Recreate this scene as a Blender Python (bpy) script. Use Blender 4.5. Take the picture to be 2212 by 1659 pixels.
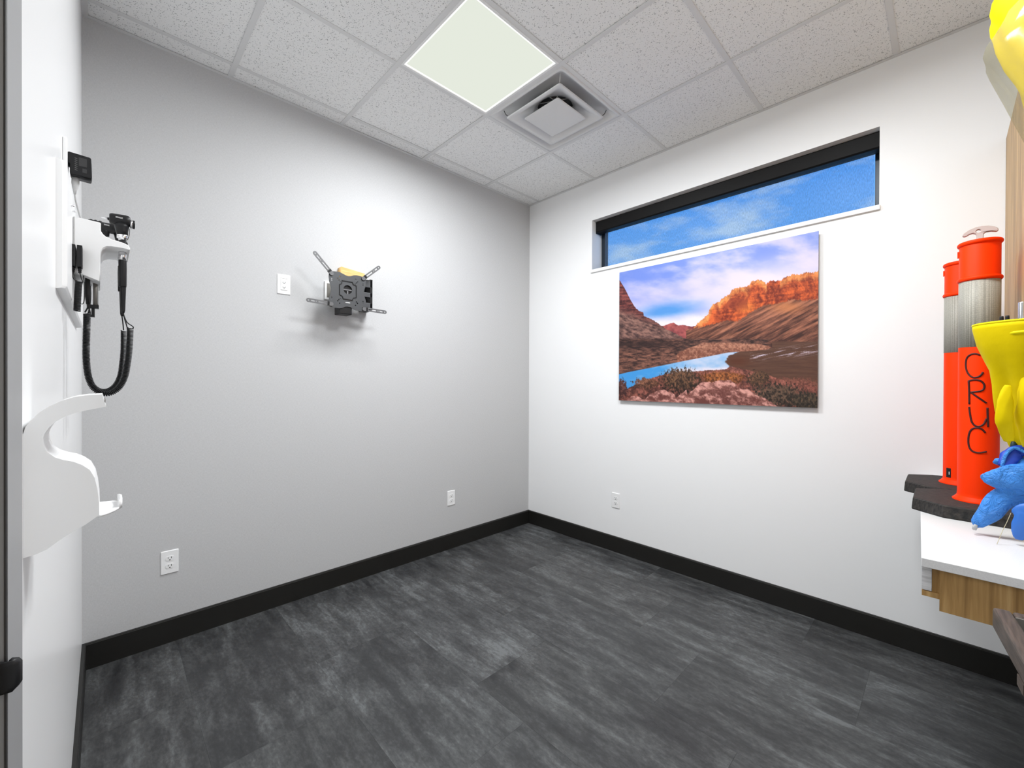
import bpy, bmesh, math, random
import numpy as np
from mathutils import Vector, Matrix

for o in list(bpy.data.objects):
    bpy.data.objects.remove(o)
SC = bpy.context.scene
COL = SC.collection
R = math.radians

# ------------------------------------------------------------------ camera
CAM = Vector((-2.8971, -2.7536, 1.3312))
cd = bpy.data.cameras.new('camera')
cam = bpy.data.objects.new('camera', cd)
COL.objects.link(cam)
cd.sensor_width = 36.0
cd.lens = 36.0 * 908.43 / 2212
cd.clip_start = 0.01
yaw, pitch, roll = R(45.8583), R(-0.2539), R(0.2382)
F = Vector((math.cos(yaw) * math.cos(pitch), math.sin(yaw) * math.cos(pitch), math.sin(pitch)))
RT = Vector((math.sin(yaw), -math.cos(yaw), 0))
UP = RT.cross(F)
R2 = RT * math.cos(roll) + UP * math.sin(roll)
U2 = UP * math.cos(roll) - RT * math.sin(roll)
m = Matrix((R2, U2, -F)).transposed().to_4x4()
m.translation = CAM
cam.matrix_world = m
SC.camera = cam

# ------------------------------------------------------------------ view
SC.view_settings.view_transform = 'Standard'
SC.view_settings.look = 'None'
SC.view_settings.exposure = 0.0
SC.view_settings.gamma = 1.0
SC.view_settings.use_curve_mapping = False
LAMP_W = 41.5          # each ceiling panel

# ------------------------------------------------------------------ world sky
W = bpy.data.worlds.new('sky')
SC.world = W
W.use_nodes = True
nt = W.node_tree
nt.nodes.clear()
N = lambda t: nt.nodes.new(t)
out = N('ShaderNodeOutputWorld'); bg = N('ShaderNodeBackground'); tc = N('ShaderNodeTexCoord')
sep = N('ShaderNodeSeparateXYZ'); ramp = N('ShaderNodeValToRGB'); mp = N('ShaderNodeMapping')
nz = N('ShaderNodeTexNoise'); cr = N('ShaderNodeValToRGB'); mx = N('ShaderNodeMixRGB')
nt.links.new(tc.outputs['Generated'], sep.inputs[0])
nt.links.new(sep.outputs['Z'], ramp.inputs[0])
e = ramp.color_ramp.elements
e[0].position = 0.16; e[0].color = (0.20, 0.52, 1.0, 1)
e[1].position = 0.52; e[1].color = (0.035, 0.30, 0.98, 1)
nt.links.new(tc.outputs['Generated'], mp.inputs[0])
mp.inputs['Scale'].default_value = (4.0, 7.0, 18.0)
mp.inputs['Location'].default_value = (3.1, 1.7, 0.9)
nt.links.new(mp.outputs[0], nz.inputs['Vector'])
nz.inputs['Scale'].default_value = 1.0; nz.inputs['Detail'].default_value = 5; nz.inputs['Roughness'].default_value = 0.55
nt.links.new(nz.outputs['Fac'], cr.inputs[0])
e = cr.color_ramp.elements
e[0].position = 0.50; e[0].color = (0, 0, 0, 1)
e[1].position = 0.66; e[1].color = (0.66, 0.66, 0.66, 1)
nt.links.new(cr.outputs[0], mx.inputs[0])
nt.links.new(ramp.outputs[0], mx.inputs[1])
mx.inputs[2].default_value = (0.66, 0.80, 0.92, 1)
nt.links.new(mx.outputs[0], bg.inputs[0])
bg.inputs[1].default_value = 1.18
nt.links.new(bg.outputs[0], out.inputs[0])

# ------------------------------------------------------------------ materials
def srgb(r, g, b):
    f = lambda c: c / 12.92 if c <= 0.04045 else ((c + 0.055) / 1.055) ** 2.4
    return (f(r / 255), f(g / 255), f(b / 255), 1)

def mat(name, col, rough=0.5, metal=0.0, spec=0.5, coat=0.0, emit=None, emit_s=0, alpha=None, trans=0, sheen=0):
    M = bpy.data.materials.new(name); M.use_nodes = True
    b = M.node_tree.nodes['Principled BSDF']
    b.inputs['Base Color'].default_value = col if len(col) == 4 else (*col, 1)
    b.inputs['Roughness'].default_value = rough
    b.inputs['Metallic'].default_value = metal
    b.inputs['Specular IOR Level'].default_value = spec
    b.inputs['Coat Weight'].default_value = coat
    b.inputs['Transmission Weight'].default_value = trans
    b.inputs['Sheen Weight'].default_value = sheen
    if emit:
        b.inputs['Emission Color'].default_value = (*emit, 1); b.inputs['Emission Strength'].default_value = emit_s
    return M

class NG:
    """small node helper on a principled material"""
    def __init__(s, M):
        s.t = M.node_tree; s.b = s.t.nodes['Principled BSDF']
    def n(s, typ, **kw):
        x = s.t.nodes.new(typ)
        for k, v in kw.items():
            if k in x.inputs: x.inputs[k].default_value = v
            else: setattr(x, k, v)
        return x
    def l(s, a, b): s.t.links.new(a, b)
    def pos(s, scale, random_offset=False):
        g = s.n('ShaderNodeNewGeometry'); mp = s.n('ShaderNodeMapping'); mp.inputs['Scale'].default_value = scale
        src = g.outputs['Position']
        if random_offset:
            oi = s.n('ShaderNodeObjectInfo'); ml = s.n('ShaderNodeVectorMath', operation='SCALE')
            cx = s.n('ShaderNodeCombineXYZ', X=7.3, Y=3.1, Z=5.7)
            s.l(cx.outputs[0], ml.inputs[0]); s.l(oi.outputs['Random'], ml.inputs['Scale'])
            ad = s.n('ShaderNodeVectorMath', operation='ADD'); s.l(src, ad.inputs[0]); s.l(ml.outputs[0], ad.inputs[1]); src = ad.outputs[0]
        s.l(src, mp.inputs['Vector']); return mp.outputs[0]
    def noise(s, vec, scale=1, detail=4, rough=0.5, dist=0):
        x = s.n('ShaderNodeTexNoise', Scale=scale, Detail=detail, Roughness=rough, Distortion=dist); s.l(vec, x.inputs['Vector']); return x.outputs['Fac']
    def ramp(s, fac, stops):
        x = s.n('ShaderNodeValToRGB'); e = x.color_ramp.elements
        while len(e) < len(stops): e.new(0.5)
        for i, (p, c) in enumerate(stops):
            e[i].position = p; e[i].color = c if len(c) == 4 else (*c, 1)
        s.l(fac, x.inputs[0]); return x.outputs[0]
    def mix(s, fac, a, b, mode='MIX'):
        x = s.n('ShaderNodeMixRGB', blend_type=mode)
        for sock, v in ((x.inputs[0], fac), (x.inputs[1], a), (x.inputs[2], b)):
            if hasattr(v, 'node'): s.l(v, sock)
            else: sock.default_value = v if not isinstance(v, tuple) or len(v) == 4 else (*v, 1)
        return x.outputs[0]
    def bump(s, h, strength=0.2, dist=0.002):
        x = s.n('ShaderNodeBump', Strength=strength, Distance=dist); s.l(h, x.inputs['Height']); s.l(x.outputs[0], s.b.inputs['Normal'])
    def color(s, c): s.l(c, s.b.inputs['Base Color'])

M_white = mat('white_paint', (0.89, 0.89, 0.895), 0.45, spec=0.35)
g = NG(M_white); g.bump(g.noise(g.pos((160, 160, 160)), 1, 3), 0.06, 0.001)
M_gloss_white = mat('left_wall_paint', (0.88, 0.88, 0.88), 0.28, spec=0.5)
g = NG(M_gloss_white); g.bump(g.noise(g.pos((120, 120, 120)), 1, 3), 0.05, 0.001)
M_grey = mat('woven_wallcovering', (0.6, 0.6, 0.6), 0.75, spec=0.2)
g = NG(M_grey)
a = g.noise(g.pos((520, 520, 90)), 1, 3, 0.6); b_ = g.noise(g.pos((90, 90, 520)), 1, 3, 0.6)
w = g.mix(0.5, a, b_)
g.color(g.ramp(w, [(0.32, (0.485, 0.485, 0.49)), (0.68, (0.61, 0.61, 0.615))]))
g.bump(w, 0.22, 0.001)
M_tile = mat('mineral_fibre_tile', (0.83, 0.83, 0.83), 0.9, spec=0.1)
g = NG(M_tile)
v = g.n('ShaderNodeTexVoronoi', Scale=1.0, Randomness=1.0); g.l(g.pos((140, 140, 140)), v.inputs['Vector'])
sz = g.noise(g.pos((60, 60, 60)), 1, 2)
th = g.n('ShaderNodeMath', operation='MULTIPLY_ADD'); g.l(sz, th.inputs[0]); th.inputs[1].default_value = 0.9; th.inputs[2].default_value = -0.27
lt = g.n('ShaderNodeMath', operation='SUBTRACT'); g.l(v.outputs['Distance'], lt.inputs[0]); g.l(th.outputs[0], lt.inputs[1])
pit = g.ramp(lt.outputs[0], [(0.0, (0, 0, 0)), (0.10, (1, 1, 1))])
fine = g.noise(g.pos((500, 500, 500)), 1, 2)
g.color(g.mix(pit, (0.45, 0.45, 0.45), g.ramp(fine, [(0.35, (0.86, 0.86, 0.855)), (0.65, (0.95, 0.95, 0.945))])))
g.bump(g.mix(0.25, pit, fine), 0.3, 0.002)
M_tee = mat('ceiling_grid_enamel', (0.74, 0.74, 0.74), 0.5)
M_base = mat('black_baseboard', (0.0105, 0.0098, 0.0085), 0.42, spec=0.45)
M_plank = mat('grey_vinyl_tile', (0.1, 0.1, 0.1), 0.42, spec=0.45)
g = NG(M_plank)
p1 = g.pos((3.6, 2.0, 1), True); p2 = g.pos((14, 5.5, 1), True); p3 = g.pos((80, 42, 1), True); p4 = g.pos((22, 3.2, 1), True)
big = g.noise(p1, 1, 5, 0.6, 0.6); mid = g.noise(p2, 1, 9, 0.74, 0.5); fin = g.noise(p3, 1, 6, 0.75); stk = g.noise(p4, 1, 4, 0.6)
s1 = g.mix(0.5, big, mid); s2 = g.mix(0.30, s1, fin); s3 = g.mix(0.24, s2, stk)
c1 = g.ramp(s3, [(0.40, (0.018, 0.0185, 0.020)), (0.475, (0.037, 0.038, 0.0393)), (0.53, (0.066, 0.068, 0.069)), (0.60, (0.130, 0.136, 0.138))])
oi = g.n('ShaderNodeObjectInfo')
tint = g.ramp(oi.outputs['Random'], [(0, (0.86, 0.855, 0.85)), (0.5, (0.93, 0.935, 0.94)), (1, (1.0, 1.01, 1.02))])
g.color(g.mix(1.0, c1, tint, 'MULTIPLY'))
g.l(g.ramp(s3, [(0.35, (0.36, 0.36, 0.36)), (0.65, (0.50, 0.50, 0.50))]), g.b.inputs['Roughness'])
g.bump(fin, 0.08, 0.001)
M_sub = mat('floor_joint', (0.05, 0.05, 0.05), 0.8)
M_oak = mat('oak_laminate', (0.5, 0.3, 0.12), 0.45)
g = NG(M_oak)
gr = g.noise(g.pos((26, 26, 1.6)), 1, 5, 0.6, 0.8); gr2 = g.noise(g.pos((110, 110, 5)), 1, 3)
g.color(g.ramp(g.mix(0.3, gr, gr2), [(0.34, srgb(132, 98, 54)), (0.5, srgb(178, 140, 86)), (0.66, srgb(208, 172, 118))]))
M_ash = mat('pale_ash_edge', (0.7, 0.7, 0.7), 0.5)
g = NG(M_ash); g.color(g.ramp(g.noise(g.pos((6, 6, 70)), 1, 4, 0.6, 1), [(0.3, srgb(170, 170, 172)), (0.6, srgb(236, 236, 238))]))
M_counter = mat('white_solid_surface', (0.85, 0.85, 0.855), 0.35)
g = NG(M_counter); g.color(g.ramp(g.noise(g.pos((400, 400, 400)), 1, 2), [(0.3, (0.71, 0.71, 0.715)), (0.7, (0.78, 0.78, 0.785))]))
M_plastic = mat('white_plastic', (0.88, 0.88, 0.88), 0.3)
M_slot = mat('socket_slot', (0.03, 0.03, 0.03), 0.6)
M_black = mat('black_plastic', (0.010, 0.010, 0.011), 0.42, spec=0.3)
M_rubber = mat('black_rubber', (0.018, 0.017, 0.016), 0.8)
g = NG(M_rubber); g.bump(g.noise(g.pos((260, 90, 90)), 1, 4), 0.6, 0.004)
g.color(g.ramp(g.noise(g.pos((260, 60, 60)), 1, 4), [(0.35, (0.010, 0.010, 0.010)), (0.7, (0.045, 0.038, 0.034))]))
M_steelblk = mat('black_powder_coat', (0.065, 0.068, 0.073), 0.45, metal=0.2)
M_armgrey = mat('grey_powder_coat', (0.13, 0.13, 0.135), 0.45, metal=0.2)
M_chrome = mat('chrome', (0.75, 0.75, 0.76), 0.15, metal=1.0)
M_frame = mat('grey_door_frame', (0.29, 0.29, 0.295), 0.4)
M_doorleaf = mat('door_leaf', (0.35, 0.3, 0.22), 0.5)
M_val = mat('black_fascia', (0.006, 0.0055, 0.0055), 0.5, spec=0.15)
M_alu = mat('dark_window_frame', (0.014, 0.022, 0.034), 0.35, metal=0.3)
M_orange = mat('orange_plastic', srgb(255, 57, 0), 0.5, spec=0.12)
M_band = mat('silver_reflective_sheeting', (0.4, 0.4, 0.39), 0.5, spec=0.3)
g = NG(M_band)
v = g.n('ShaderNodeTexVoronoi', Scale=1.0, Randomness=0.15); g.l(g.pos((300, 300, 300)), v.inputs['Vector'])
g.color(g.ramp(v.outputs['Distance'], [(0.1, srgb(196, 193, 182)), (0.6, srgb(140, 138, 129))]))
M_ink = mat('black_marker', srgb(62, 8, 8), 0.6)
M_handle = mat('grey_pink_plastic', srgb(186, 174, 171), 0.5)
M_yellow = mat('yellow_fabric', srgb(226, 200, 0), 0.65, spec=0.12)
g = NG(M_yellow); g.bump(g.noise(g.pos((35, 35, 35)), 1, 3), 0.12, 0.01)
M_yhem = mat('yellow_hem', srgb(240, 222, 14), 0.6, spec=0.15)
M_blue = mat('blue_nitrile', srgb(64, 140, 226), 0.45, spec=0.4)
g = NG(M_blue); g.bump(g.noise(g.pos((48, 30, 30)), 1, 4, 0.6, 1.5), 1.0, 0.016)
M_navy = mat('dark_blue_nitrile', srgb(18, 62, 178), 0.45)
M_brown = mat('dark_brown_wood', (0.03, 0.024, 0.02), 0.5)
g = NG(M_brown); g.color(g.ramp(g.noise(g.pos((12, 160, 160)), 1, 4), [(0.3, srgb(58, 50, 45)), (0.7, srgb(92, 80, 72))]))
M_liner = mat('grey_liner', srgb(120, 116, 110), 0.6)
M_ply = mat('pale_pine_block', (0.6, 0.4, 0.2), 0.6)
g = NG(M_ply); g.color(g.ramp(g.noise(g.pos((16, 160, 220)), 1, 4), [(0.3, srgb(214, 168, 98)), (0.7, srgb(238, 200, 134))]))
M_duct = mat('duct_interior', (0.05, 0.05, 0.05), 0.5)
M_diffuser_metal = mat('white_enamel', (0.74, 0.74, 0.74), 0.35)
M_cable = mat('pale_grey_cable', (0.42, 0.42, 0.42), 0.5)
M_printmark = mat('white_print', (0.8, 0.8, 0.8), 0.5)
M_dimprint = mat('grey_print', (0.09, 0.09, 0.09), 0.5)
M_thread = mat('tan_thread', srgb(190, 180, 150), 0.8)

def shader_mat(name, build):
    M = bpy.data.materials.new(name); M.use_nodes = True
    t = M.node_tree; t.nodes.clear(); o = t.nodes.new('ShaderNodeOutputMaterial'); t.links.new(build(t), o.inputs[0]); return M
def _lens(t):
    e = t.nodes.new('ShaderNodeEmission'); e.inputs[0].default_value = (0.79, 0.83, 0.735, 1); e.inputs[1].default_value = 1.0; return e.outputs[0]
def _edge(t):
    e = t.nodes.new('ShaderNodeEmission'); e.inputs[0].default_value = (1, 1, 0.94, 1); e.inputs[1].default_value = 1.5; return e.outputs[0]
M_lens = shader_mat('lit_diffuser', _lens)
M_edge = shader_mat('lit_edge', _edge)
def _glass(t):
    a = t.nodes.new('ShaderNodeBsdfTransparent'); a.inputs[0].default_value = (0.94, 0.97, 1, 1)
    b = t.nodes.new('ShaderNodeBsdfGlossy'); b.inputs['Roughness'].default_value = 0.25
    f = t.nodes.new('ShaderNodeMixShader'); f.inputs[0].default_value = 0.004
    t.links.new(a.outputs[0], f.inputs[1]); t.links.new(b.outputs[0], f.inputs[2]); return f.outputs[0]
M_glass = shader_mat('window_glass', _glass)
def _shade(t):
    gm = t.nodes.new('ShaderNodeNewGeometry'); mp = t.nodes.new('ShaderNodeMapping'); mp.inputs['Scale'].default_value = (1, 420, 60)
    nz = t.nodes.new('ShaderNodeTexNoise'); nz.inputs['Scale'].default_value = 1; nz.inputs['Detail'].default_value = 3
    cr = t.nodes.new('ShaderNodeValToRGB'); e = cr.color_ramp.elements
    e[0].position = 0.3; e[0].color = (0.76, 0.79, 0.81, 1); e[1].position = 0.72; e[1].color = (1, 1, 1, 1)
    t.links.new(gm.outputs['Position'], mp.inputs[0]); t.links.new(mp.outputs[0], nz.inputs['Vector']); t.links.new(nz.outputs['Fac'], cr.inputs[0])
    a = t.nodes.new('ShaderNodeBsdfTransparent'); t.links.new(cr.outputs[0], a.inputs[0])
    d = t.nodes.new('ShaderNodeBsdfDiffuse'); d.inputs[0].default_value = (0.25, 0.3, 0.36, 1)
    f = t.nodes.new('ShaderNodeMixShader'); f.inputs[0].default_value = 0.10
    t.links.new(a.outputs[0], f.inputs[1]); t.links.new(d.outputs[0], f.inputs[2]); return f.outputs[0]
M_shade = shader_mat('screen_shade_fabric', _shade)
def _clear(t):
    a = t.nodes.new('ShaderNodeBsdfTransparent'); a.inputs[0].default_value = (0.90, 0.895, 0.86, 1)
    b = t.nodes.new('ShaderNodeBsdfGlossy'); b.inputs['Roughness'].default_value = 0.12
    d = t.nodes.new('ShaderNodeBsdfDiffuse'); d.inputs[0].default_value = (0.8, 0.79, 0.7, 1)
    f = t.nodes.new('ShaderNodeMixShader'); f.inputs[0].default_value = 0.02
    h = t.nodes.new('ShaderNodeMixShader'); h.inputs[0].default_value = 0.04
    t.links.new(a.outputs[0], f.inputs[1]); t.links.new(b.outputs[0], f.inputs[2])
    t.links.new(f.outputs[0], h.inputs[1]); t.links.new(d.outputs[0], h.inputs[2]); return h.outputs[0]
M_clear = shader_mat('clear_plastic', _clear)

# ------------------------------------------------------------------ geometry helpers
WL = {}
class MB:
    def __init__(s): s.v = []; s.f = []; s.sm = []
    def add(s, vs, fs, smooth=False):
        k = len(s.v); s.v += [tuple(p) for p in vs]; s.f += [tuple(i + k for i in f) for f in fs]; s.sm += [smooth] * len(fs); return s
    def box(s, x0, x1, y0, y1, z0, z1):
        x0, x1 = sorted((x0, x1)); y0, y1 = sorted((y0, y1)); z0, z1 = sorted((z0, z1))
        vs = [(x, y, z) for z in (z0, z1) for y in (y0, y1) for x in (x0, x1)]
        return s.add(vs, [(0, 2, 3, 1), (4, 5, 7, 6), (0, 1, 5, 4), (2, 6, 7, 3), (0, 4, 6, 2), (1, 3, 7, 5)])
    def loft(s, rings, cap=True, closed=True, smooth=True):
        n = len(rings[0]); vs = [p for r in rings for p in r]; fs = []
        for i in range(len(rings) - 1):
            for j in range(n if closed else n - 1):
                a = i * n + j; b = i * n + (j + 1) % n; fs.append((a, b, b + n, a + n))
        s.add(vs, fs, smooth)
        if cap and closed:
            k = len(s.v) - len(vs)
            s.f.append(tuple(k + j for j in reversed(range(n)))); s.sm.append(False)
            s.f.append(tuple(k + (len(rings) - 1) * n + j for j in range(n))); s.sm.append(False)
        return s
    def lathe(s, prof, c, seg=32, axis='z', cap=True):
        rings = []
        for r, h in prof:
            ring = []
            for j in range(seg):
                t = 2 * math.pi * j / seg; a, b = r * math.cos(t), r * math.sin(t)
                ring.append({'z': (c[0] + a, c[1] + b, c[2] + h), 'x': (c[0] + h, c[1] + a, c[2] + b), 'y': (c[0] + b, c[1] + h, c[2] + a)}[axis])
            rings.append(ring)
        return s.loft(rings, cap)
    def tube(s, path, r, seg=10, cap=True):
        P = [Vector(p) for p in path]; rr = r if isinstance(r, (list, tuple)) else [r] * len(P)
        T = [(P[min(i + 1, len(P) - 1)] - P[max(i - 1, 0)]).normalized() for i in range(len(P))]
        n = T[0].orthogonal().normalized(); rings = []
        for i, p in enumerate(P):
            n = (n - T[i] * n.dot(T[i])); n = n.normalized() if n.length > 1e-6 else T[i].orthogonal().normalized()
            b = T[i].cross(n)
            rings.append([tuple(p + (n * math.cos(2 * math.pi * j / seg) + b * math.sin(2 * math.pi * j / seg)) * rr[i]) for j in range(seg)])
        return s.loft(rings, cap)

def fix(me):
    bm = bmesh.new(); bm.from_mesh(me); bmesh.ops.recalc_face_normals(bm, faces=bm.faces); bm.to_mesh(me); bm.free()

def link(name, me, material, parent=None, loc=None):
    o = bpy.data.objects.new(name, me); COL.objects.link(o)
    if material and not me.materials: me.materials.append(material)
    if parent:
        o.parent = parent; WL[o.name] = WL[parent.name]
    else:
        WL[o.name] = Vector(loc or (0, 0, 0)); o.location = WL[o.name]
    return o

def build(name, mb, material, parent=None, loc=None, bevel=0.0, bseg=2):
    off = WL[parent.name] if parent else Vector(loc or (0, 0, 0))
    me = bpy.data.meshes.new(name)
    me.from_pydata([(x - off.x, y - off.y, z - off.z) for x, y, z in mb.v], [], mb.f)
    me.polygons.foreach_set('use_smooth', mb.sm); fix(me)
    if bevel:
        bm = bmesh.new(); bm.from_mesh(me)
        bmesh.ops.bevel(bm, geom=[e for e in bm.edges if len(e.link_faces) == 2 and e.calc_face_angle(0) > 0.6], offset=bevel, segments=bseg, affect='EDGES', profile=0.6)
        for f in bm.faces: f.smooth = False
        bm.to_mesh(me); bm.free()
    return link(name, me, material, parent, loc)

def thing(name, label, cat, loc, group=None):
    o = bpy.data.objects.new(name, None); COL.objects.link(o); o.location = loc; o.empty_display_size = 0.05
    WL[o.name] = Vector(loc); return tag(o, label, cat, group)
def tag(o, label, cat, group=None):
    o['label'] = label; o['category'] = cat
    if group: o['group'] = group
    return o
def struct(o): o['kind'] = 'structure'; return o

def plate2d(name, outer, holes, plane, c, thick, material, parent=None, loc=None, bevel=0.0):
    """flat sheet with holes; outline in the plane's two world axes ('xz','yz','xy'), from c to c+thick on the third"""
    cu = bpy.data.curves.new('t', 'CURVE'); cu.dimensions = '2D'; cu.fill_mode = 'BOTH'; cu.extrude = abs(thick) / 2
    for loop in [outer] + holes:
        sp = cu.splines.new('POLY'); sp.points.add(len(loop) - 1); sp.use_cyclic_u = True
        for i, p in enumerate(loop): sp.points[i].co = (p[0], p[1], 0, 1)
    ob = bpy.data.objects.new('t', cu); COL.objects.link(ob)
    bpy.context.view_layer.update()
    me = bpy.data.meshes.new_from_object(ob.evaluated_get(bpy.context.evaluated_depsgraph_get()))
    bpy.data.objects.remove(ob); bpy.data.curves.remove(cu)
    off = WL[parent.name] if parent else Vector(loc or (0, 0, 0)); k = c + thick / 2
    for v in me.vertices:
        a, b, h = v.co
        w = {'xz': (a, k + h, b), 'yz': (k + h, a, b), 'xy': (a, b, k + h)}[plane]
        v.co = Vector(w) - off
    bm = bmesh.new(); bm.from_mesh(me); bmesh.ops.remove_doubles(bm, verts=bm.verts, dist=1e-6); bmesh.ops.recalc_face_normals(bm, faces=bm.faces)
    if bevel:
        bmesh.ops.bevel(bm, geom=[e for e in bm.edges if len(e.link_faces) == 2 and e.calc_face_angle(0) > 0.9], offset=bevel, segments=2, affect='EDGES')
    bm.to_mesh(me); bm.free(); me.name = name
    return link(name, me, material, parent, loc)

def circ(x, y, r, n=20, rx=None): return [(x + (rx or r) * math.cos(2 * math.pi * i / n), y + r * math.sin(2 * math.pi * i / n)) for i in range(n)]
def rrect(x0, x1, y0, y1, r, n=5):
    pts = []
    for cx, cy, a0 in ((x1 - r, y1 - r, 0), (x0 + r, y1 - r, 90), (x0 + r, y0 + r, 180), (x1 - r, y0 + r, 270)):
        pts += [(cx + r * math.cos(R(a0 + 90 * i / n)), cy + r * math.sin(R(a0 + 90 * i / n))) for i in range(n + 1)]
    return pts
def stadium(p, q, w, n=8):
    p, q = Vector(p), Vector(q); d = (q - p).normalized(); a0 = math.atan2(d.y, d.x); pts = []
    for c, s in ((q, a0 - math.pi / 2), (p, a0 + math.pi / 2)):
        pts += [(c.x + w / 2 * math.cos(s + math.pi * i / n), c.y + w / 2 * math.sin(s + math.pi * i / n)) for i in range(n + 1)]
    return pts
def smooth(P, n=8):
    """catmull-rom through points"""
    P = [Vector(p) for p in P]; o = []
    for i in range(len(P) - 1):
        a, b, c, d = P[max(i - 1, 0)], P[i], P[i + 1], P[min(i + 2, len(P) - 1)]
        for k in range(n):
            t = k / n
            o.append(0.5 * ((2 * b) + (c - a) * t + (2 * a - 5 * b + 4 * c - d) * t * t + (3 * b - a - 3 * c + d) * t ** 3))
    return o + [P[-1]]
def helix(path, Rc, pitch, per=10):
    P = smooth(path, 14); L = [0]
    for i in range(1, len(P)): L.append(L[-1] + (P[i] - P[i - 1]).length)
    n = int(L[-1] / pitch * per); xs = np.linspace(0, L[-1], n)
    Q = [Vector([np.interp(x, L, [p[k] for p in P]) for k in range(3)]) for x in xs]
    T = [(Q[min(i + 1, n - 1)] - Q[max(i - 1, 0)]).normalized() for i in range(n)]
    nn = T[0].orthogonal().normalized(); o = []
    for i in range(n):
        nn = (nn - T[i] * nn.dot(T[i])).normalized(); b = T[i].cross(nn); t = 2 * math.pi * i / per
        o.append(Q[i] + (nn * math.cos(t) + b * math.sin(t)) * Rc)
    return o

# ------------------------------------------------------------------ room shell
X0, Y0, H = -2.97, -3.31, 2.997
TOP = 3.16
# floor with vinyl tiles
floor = struct(build('floor', MB().box(X0 - 0.15, 0.2, Y0 - 0.1, 0.15, -0.06, -0.0035), M_sub))
cols = [X0, -2.631, -2.174, -1.717, -1.26, -0.803, -0.346, 0.0]
ends = [-0.55, -1.03, -0.70, -1.325, -1.005, -0.69, -0.42]
gp = 0.00012
for i in range(7):
    c0, c1 = cols[i], cols[i + 1]
    y = ends[i]; ys = [0.0]
    while y > 0.01 or True:
        if y < Y0 + 0.02: break
        if y < -0.01: ys.append(y)
        y -= 0.914
    ys.append(Y0)
    for j in range(len(ys) - 1):
        a, b = c0 + gp, c1 - gp; p, q = ys[j + 1] + gp, ys[j] - gp; t = 0.0002
        mb = MB(); mb.v = [(a, p, -.004), (b, p, -.004), (b, q, -.004), (a, q, -.004), (a, p, -t), (b, p, -t), (b, q, -t), (a, q, -t),
                           (a + t, p + t, 0), (b - t, p + t, 0), (b - t, q - t, 0), (a + t, q - t, 0)]
        mb.f = [(8, 9, 10, 11)] + [(k, (k + 1) % 4, (k + 1) % 4 + 4, k + 4) for k in range(4)] + [(k + 4, (k + 1) % 4 + 4, (k + 1) % 4 + 8, k + 8) for k in range(4)]
        mb.sm = [False] * len(mb.f)
        build('floor_tile', mb, M_plank, floor)

# walls
WY0, WY1, WZ0, WZ1 = -2.508, -0.712, 2.2605, 2.670        # window opening in the right-hand wall
struct(build('wall_back', MB().box(X0 - 0.15, 0.22, 0, 0.15, 0, TOP), M_grey))
wb = MB(); th = 0.22
wb.box(0, th, Y0, 0, 0, WZ0).box(0, th, Y0, 0, WZ1, TOP).box(0, th, WY1, 0, WZ0, WZ1).box(0, th, Y0, WY0, WZ0, WZ1)
struct(build('wall_right', wb, M_white))
DY0, DY1, DZ = -3.08, -2.178, 2.13                        # doorway in the left wall
wc = MB(); wc.box(X0 - 0.14, X0, DY1 + 0.02, 0, 0, TOP).box(X0 - 0.14, X0, Y0, DY0 - 0.02, 0, TOP).box(X0 - 0.14, X0, DY0 - 0.02, DY1 + 0.02, DZ + 0.02, TOP)
struct(build('wall_left', wc, M_gloss_white))
struct(build('wall_front', MB().box(X0 - 0.15, 0.22, Y0 - 0.1, Y0, 0, TOP), M_white))

# door frame (grey pressed metal) and leaf
fr = MB()
fr.box(-3.12, -2.971, DY1, DY1 + 0.021, 0, DZ + 0.05).box(-2.971, -2.958, DY1, -2.086, 0, DZ + 0.05)
fr.box(-3.12, -2.971, DY0 - 0.021, DY0, 0, DZ + 0.05).box(-2.971, -2.958, DY0 - 0.05, DY0, 0, DZ + 0.05)
fr.box(-3.12, -2.971, DY0, DY1, DZ, DZ + 0.021).box(-2.971, -2.958, DY0, DY1, DZ, DZ + 0.05)
frame = struct(build('trim_5', fr, M_frame))
sl = MB().tube([(-2.9592, DY1 - 0.0004, 0.0), (-2.9592, DY1 - 0.0004, DZ)], 0.0009, 8)  # thin dark line run down the front edge of the jamb
build('dark_edge_line', sl, M_slot, frame)
st = MB(); lip = [(-3.02, -2.1805), (-2.975, -2.1815), (-2.962, -2.1835), (-2.955, -2.184), (-2.951, -2.182), (-2.9495, -2.178)]
ring = lambda z: None
zs = [1.057, 1.0585, 1.062, 1.080, 1.0835, 1.085]; inset = [0.006, 0.002, 0, 0, 0.002, 0.006]
rows = []
for z, ins in zip(zs, inset):
    row = []
    for k, (x, y) in enumerate(lip):
        f = 1 if k < 3 else 1 - 0.0
        row.append((x - (ins if k >= 4 else 0), y, z))
    rows.append(row)
st.loft(rows, cap=False, closed=False)
sk = build('strike_plate', st, M_black, frame)
md = sk.modifiers.new('s', 'SOLIDIFY'); md.thickness = 0.003; md.offset = -1
door = struct(build('door_1', MB().box(-3.095, -3.05, DY0 + 0.003, DY1 - 0.003, 0.006, DZ - 0.003), M_doorleaf))
build('handle_rose', MB().lathe([(0.0, 0), (0.03, 0), (0.03, 0.01), (0, 0.01)], (-3.05, DY1 - 0.07, 1.0), 20, 'x', False), M_black, door)
build('lever', MB().tube([(-3.045, DY1 - 0.07, 1.0), (-3.0, DY1 - 0.07, 1.0), (-2.995, DY1 - 0.09, 1.0), (-2.995, DY1 - 0.19, 1.0)], 0.008), M_black, door)

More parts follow.
